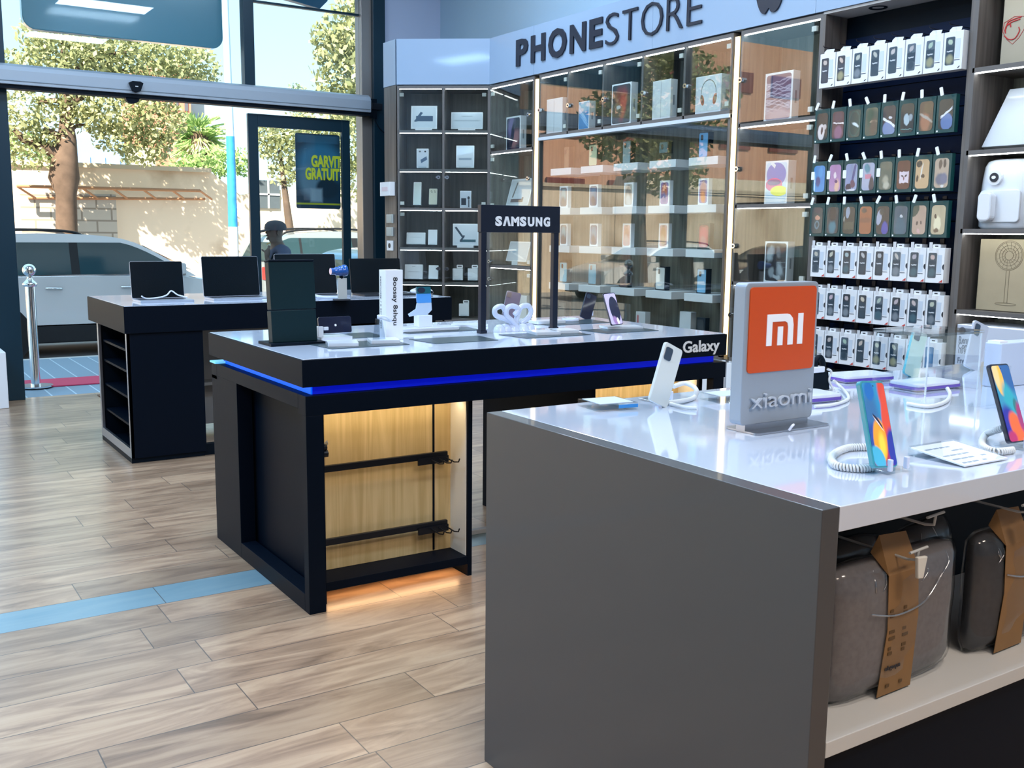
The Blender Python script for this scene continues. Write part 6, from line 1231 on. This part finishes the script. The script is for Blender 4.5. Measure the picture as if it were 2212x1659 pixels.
# clear blocks
def block(label, x, y, w, d, rz, blue=True):
    g = thing('acrylic_block', label, 'block', (x, y, TT+.0005), rz); MB().prism(rr(-w/2, w/2, -d/2, d/2, .004), 0, .018, clear, FLAT).build('acrylic', g); MB().box(-w*.42, w*.42, -d*.42, d*.42, .0182, .0192, mat('card_pale', (.55, .62, .70), .4)).build('card', g)
    if blue: MB().box(0, w*.49, -d/2-.001, -d/2, .006, .015, mat('blue_edge', (.03, .22, .55), .3)).build('blue_strip', g)
block('clear block with a blue edge strip at the left rear of the white table', 1.645, 2.065, .12, .11, -.12)
q = onz(1555, 862); block('clear block left of the orange sign', q.x+.0, q.y-.02, .11, .09, -.1, False)
pur = mat('purple_edge', (.12, .06, .42), .3, coat=.4)
for nm, x, y, a in (('under the clear riser', 2.70, 1.86, -.05), ('right of the orange sign', 2.18, 1.88, -.1), ('behind the nearest phone', 2.66, 2.07, -.15)):
    g = thing('purple_tray', 'flat white and purple phone tray %s' % nm, 'tray', (x, y, TT+.0005), a); MB().prism(rr(-.10, .10, -.055, .055, .012), .006, .014, pur, FLAT).build('purple_layer', g); MB().prism(rr(-.098, .098, -.053, .053, .012), .0142, .022, tw, FLAT).build('white_lid', g); MB().prism(rr(-.09, .09, -.045, .045, .012), 0, .0058, tw, FLAT).build('foot', g)
rs = thing('clear_riser', 'clear acrylic riser table at the right rear of the white table', 'riser', (2.70, 1.86, TT+.0005)); acr = pane('acrylic_edge', (.95, .98, 1.0), .06)
MB().prism(rr(-.135, .135, -.10, .10, .01), .170, .178, acr, FLAT).build('top_plate', rs)
for x in (-.13, .124): sp_ = MB().box(x, x+.006, -.09, .09, 0, .170, acr).build('side_plate', rs); MB().box(x, x+.006, -.092, -.090, 0, .170, mat('polished_edge', (.62, .72, .80), .2, coat=1)).build('edge', sp_)
for nm, x, y, w, h in (('clear_sleeve', 2.36, 1.52, .10, .11), ):
    g = thing(nm, 'empty clear leaflet holder in the middle of the white table', 'holder', (x+.20, y+.02, TT+.0005)); MB().box(-w/2, w/2, 0, .003, 0, h, clear).build('front', g); MB().box(-w/2, w/2, .03, .033, 0, h, clear).build('rear', g)
g = thing('white_carton', 'low white box on the white table behind the black-cased phone', 'box', (2.87, 1.746, TT+.0005)); MB().box(.03, .40, 0, .055, 0, .135, mat('box_bluish', (.52, .60, .74), .4)).build('carton', g, .003); MB().box(.035, .075, .01, .05, .135, .141, paper).build('tab', g)
# watch stand behind the sign
g = thing('smart_watch', 'black wristband on a white angled stand just right of the orange sign', 'watch', tuple(onz(1772, 842)))
MB().prism([(-.07, 0), (.03, 0), (.02, .055), (-.07, .050)], -.01, .012, black2).build('screen_block', g, .002); m = MB(); m.tube(smooth_path([(.012, -.012, .062), (.03, -.012, .054), (.022, -.012, .028), (.035, -.02, .0)]), .0035, wcab2, 6); m.build('white_arm', g)
m = MB(); m.tube(smooth_path([(-.03, 0, .055), (-.028, 0, .085), (-.01, 0, .098), (.004, 0, .08), (.002, 0, .066)]), .009, black2, 8); m.build('strap', g); MB().box(-.05, .0, -.014, .014, .054, .072, tw).build('cradle', g, .003)

# --- bags on the open shelf
FS = .5205
grey_f = mat('grey_felt', (.16, .15, .155), .95, noise=.25, nscale=90); dark_f = mat('dark_felt', (.035, .038, .045), .9, noise=.3, nscale=80); black_f = mat('black_nylon', (.006, .008, .014), .5, coat=.2)
kb = mat('kraft_band', (.24, .13, .050), .7, noise=.1, nscale=20); film = pane('plastic_film', (.95, .96, .97), .05, .12)
def bag(label, x, y, w, h, d, rz, fab, band=True, bandx=.35, words=True):
    g = thing('sleeve_bag', label, 'laptop sleeve', (x, y, FS), rz); NX, NZ = 14, 12
    def sheet(s, m_, nm, wob, k=1.0):
        vs = []
        for side_ in (0, 1):
            for j in range(NZ+1):
                for i in range(NX+1):
                    u, v = i/NX*2-1, j/NZ*2-1; b = (1-abs(u)**6)*(1-abs(v)**6); yy = d/2*s*(.55+.45*b)*(1-max(0, abs(u)-.8)*2)*(1-max(0, abs(v)-.85)*3)
                    yy += wob*math.sin(7*u+3*v+x*20)*math.cos(5*v-2*u)
                    xx = u*w/2*k*(1-.03*abs(v)**8); zz = h/2+v*h/2*k*(1-.04*abs(u)**8); vs.append((xx, (-yy if side_ == 0 else yy), zz))
        n = (NX+1)*(NZ+1); fs = []
        for j in range(NZ):
            for i in range(NX):
                a = j*(NX+1)+i; fs += [(a, a+1, a+NX+2, a+NX+1), (n+a, n+a+NX+1, n+a+NX+2, n+a+1)]
        for i in range(NX): fs += [(i, n+i, n+i+1, i+1)]; a = NZ*(NX+1)+i; fs += [(a, a+1, n+a+1, n+a)]
        for j in range(NZ): a = j*(NX+1); fs += [(a, a+NX+1, n+a+NX+1, n+a)]; a += NX; fs += [(a, n+a, n+a+NX+1, a+NX+1)]
        return MB().add(vs, fs, m_, None, True).build(nm, g)
    sheet(.86, fab, 'fabric_sleeve', .0005, .965)
    if band:
        bw = .112; xb = -w/2+w*bandx
        m = MB(); yb = -d/2*.93-.001
        m.add([(xb-bw*.5, yb, .004), (xb+bw*.45, yb, .004), (xb+bw*.52, yb-.002, h*.55), (xb+bw*.46, yb+.0, h*.9), (xb+bw*.40, -.012, h+.040), (xb-bw*.36, -.012, h+.045), (xb-bw*.45, -.002, h+.01), (xb-bw*.38, yb, h*.9), (xb-bw*.34, yb-.002, h*.5)], [(0, 1, 2, 8), (8, 2, 3, 7), (7, 3, 4, 5), (7, 5, 6)], kb)
        o = m.build('card_band', g); s_ = o.modifiers.new('th', 'SOLIDIFY'); s_.thickness = .0012
        pr = mat('band_print', (.10, .055, .02), .7)
        if words:
            text('obgaqus', xb-bw*.36, xb+bw*.08, .052, .064, yb-.0024, ink, o, 'lettering', .0004, .02)
            m = MB(); rnd = random.Random(4); band_marks = m
            for z in (.020, .085, .095, .115, .128, .160, .170):
                for k in range(2):
                    a0 = xb-bw*.30+k*bw*.38; m.box(a0, a0+rnd.uniform(.008, .020), yb-.0028, yb-.0022, z, z+.006, pr)
            m.build('print_marks', o)['kind'] = 'stuff'
    wr = sheet(1.0, film, 'plastic_wrap', .0022); ff = pane('film_fold_glint', (.95, .96, .97), .35, .08); rnd = random.Random(int(x*1000)); m = MB()  # folds made shinier than the film, standing in for its highlights
    for k in range(7):
        cx_ = rnd.uniform(-w*.40, w*.40); z_ = h*rnd.uniform(.86, .97); yb_ = -d*.40
        m.tube(smooth_path([(cx_, yb_+.012, z_), (cx_+rnd.uniform(-.02, .02), yb_, z_-.02), (cx_+rnd.uniform(-.03, .03), yb_-.002, z_-.04)], 4), [.0012]*4+[.0018]*4+[.0006], ff, 5)
    m.tube(smooth_path([(-w*.30, -d*.505, h*.66), (-w*.10, -d*.53, h*.60), (w*.12, -d*.53, h*.64), (w*.26, -d*.505, h*.80)], 6), .0022, ff, 6)
    m.build('wrap_fold_glints', g)['kind'] = 'stuff'
    return g
bag('grey felt sleeve with a brown card band, hanging at the left of the open shelf', 1.672, 1.195, .395, .272, .085, .03, grey_f, True, .435)
bag('dark sleeve edge pressed between the end panel and the grey felt sleeve', 1.60, 1.335, .42, .255, .075, .0, dark_f, False)
bag('black nylon sleeve in the middle of the open shelf', 1.865+.09, 1.33, .22, .255, .085, .2, black_f, False)
bag('charcoal sleeve with a brown card band at the right edge of the picture', 2.11, 1.20, .36, .265, .085, .03, dark_f, True, .30, False)
tag(MB().box(1.848, 1.860, 1.283, 1.288, .66, .685, mat('red_tab', (.4, .01, .02), .6)).build('red_tab'), 'small red tab on the black nylon sleeve', 'tag')
hw = mat('hook_white', (.45, .47, .48), .35)
def thook(label, x, y0, y1, z, clip=False):
    g = thing('display_hook', label, 'hook', (x, y1, z)); m = MB(); m.tube([(0, 0, 0), (0, y0-y1+.02, -.004), (0, y0-y1, .0), (0, y0-y1-.002, .018)], .0028, hw, 8); m.tube([(-.026, y0-y1-.002, .018), (.026, y0-y1-.002, .022)], .0028, hw, 8); m.build('wire', g)
    if clip: MB().prism([(-.014, .010), (-.009, -.032), (.007, -.034), (.016, .008)], y0-y1-.012, y0-y1-.004, mat('clip_white', (.66, .66, .62), .4)).build('clip', g, .002)
thook('white T-ended hook holding the grey felt sleeve, with a white clip', 1.64, 1.12, 1.511, .800, True)
thook('bare white T-ended hook above the grey felt sleeve', 1.715, 1.14, 1.511, .852)
thook('white hook at the right edge over the charcoal sleeve', 2.02, 1.13, 1.511, .835, True)
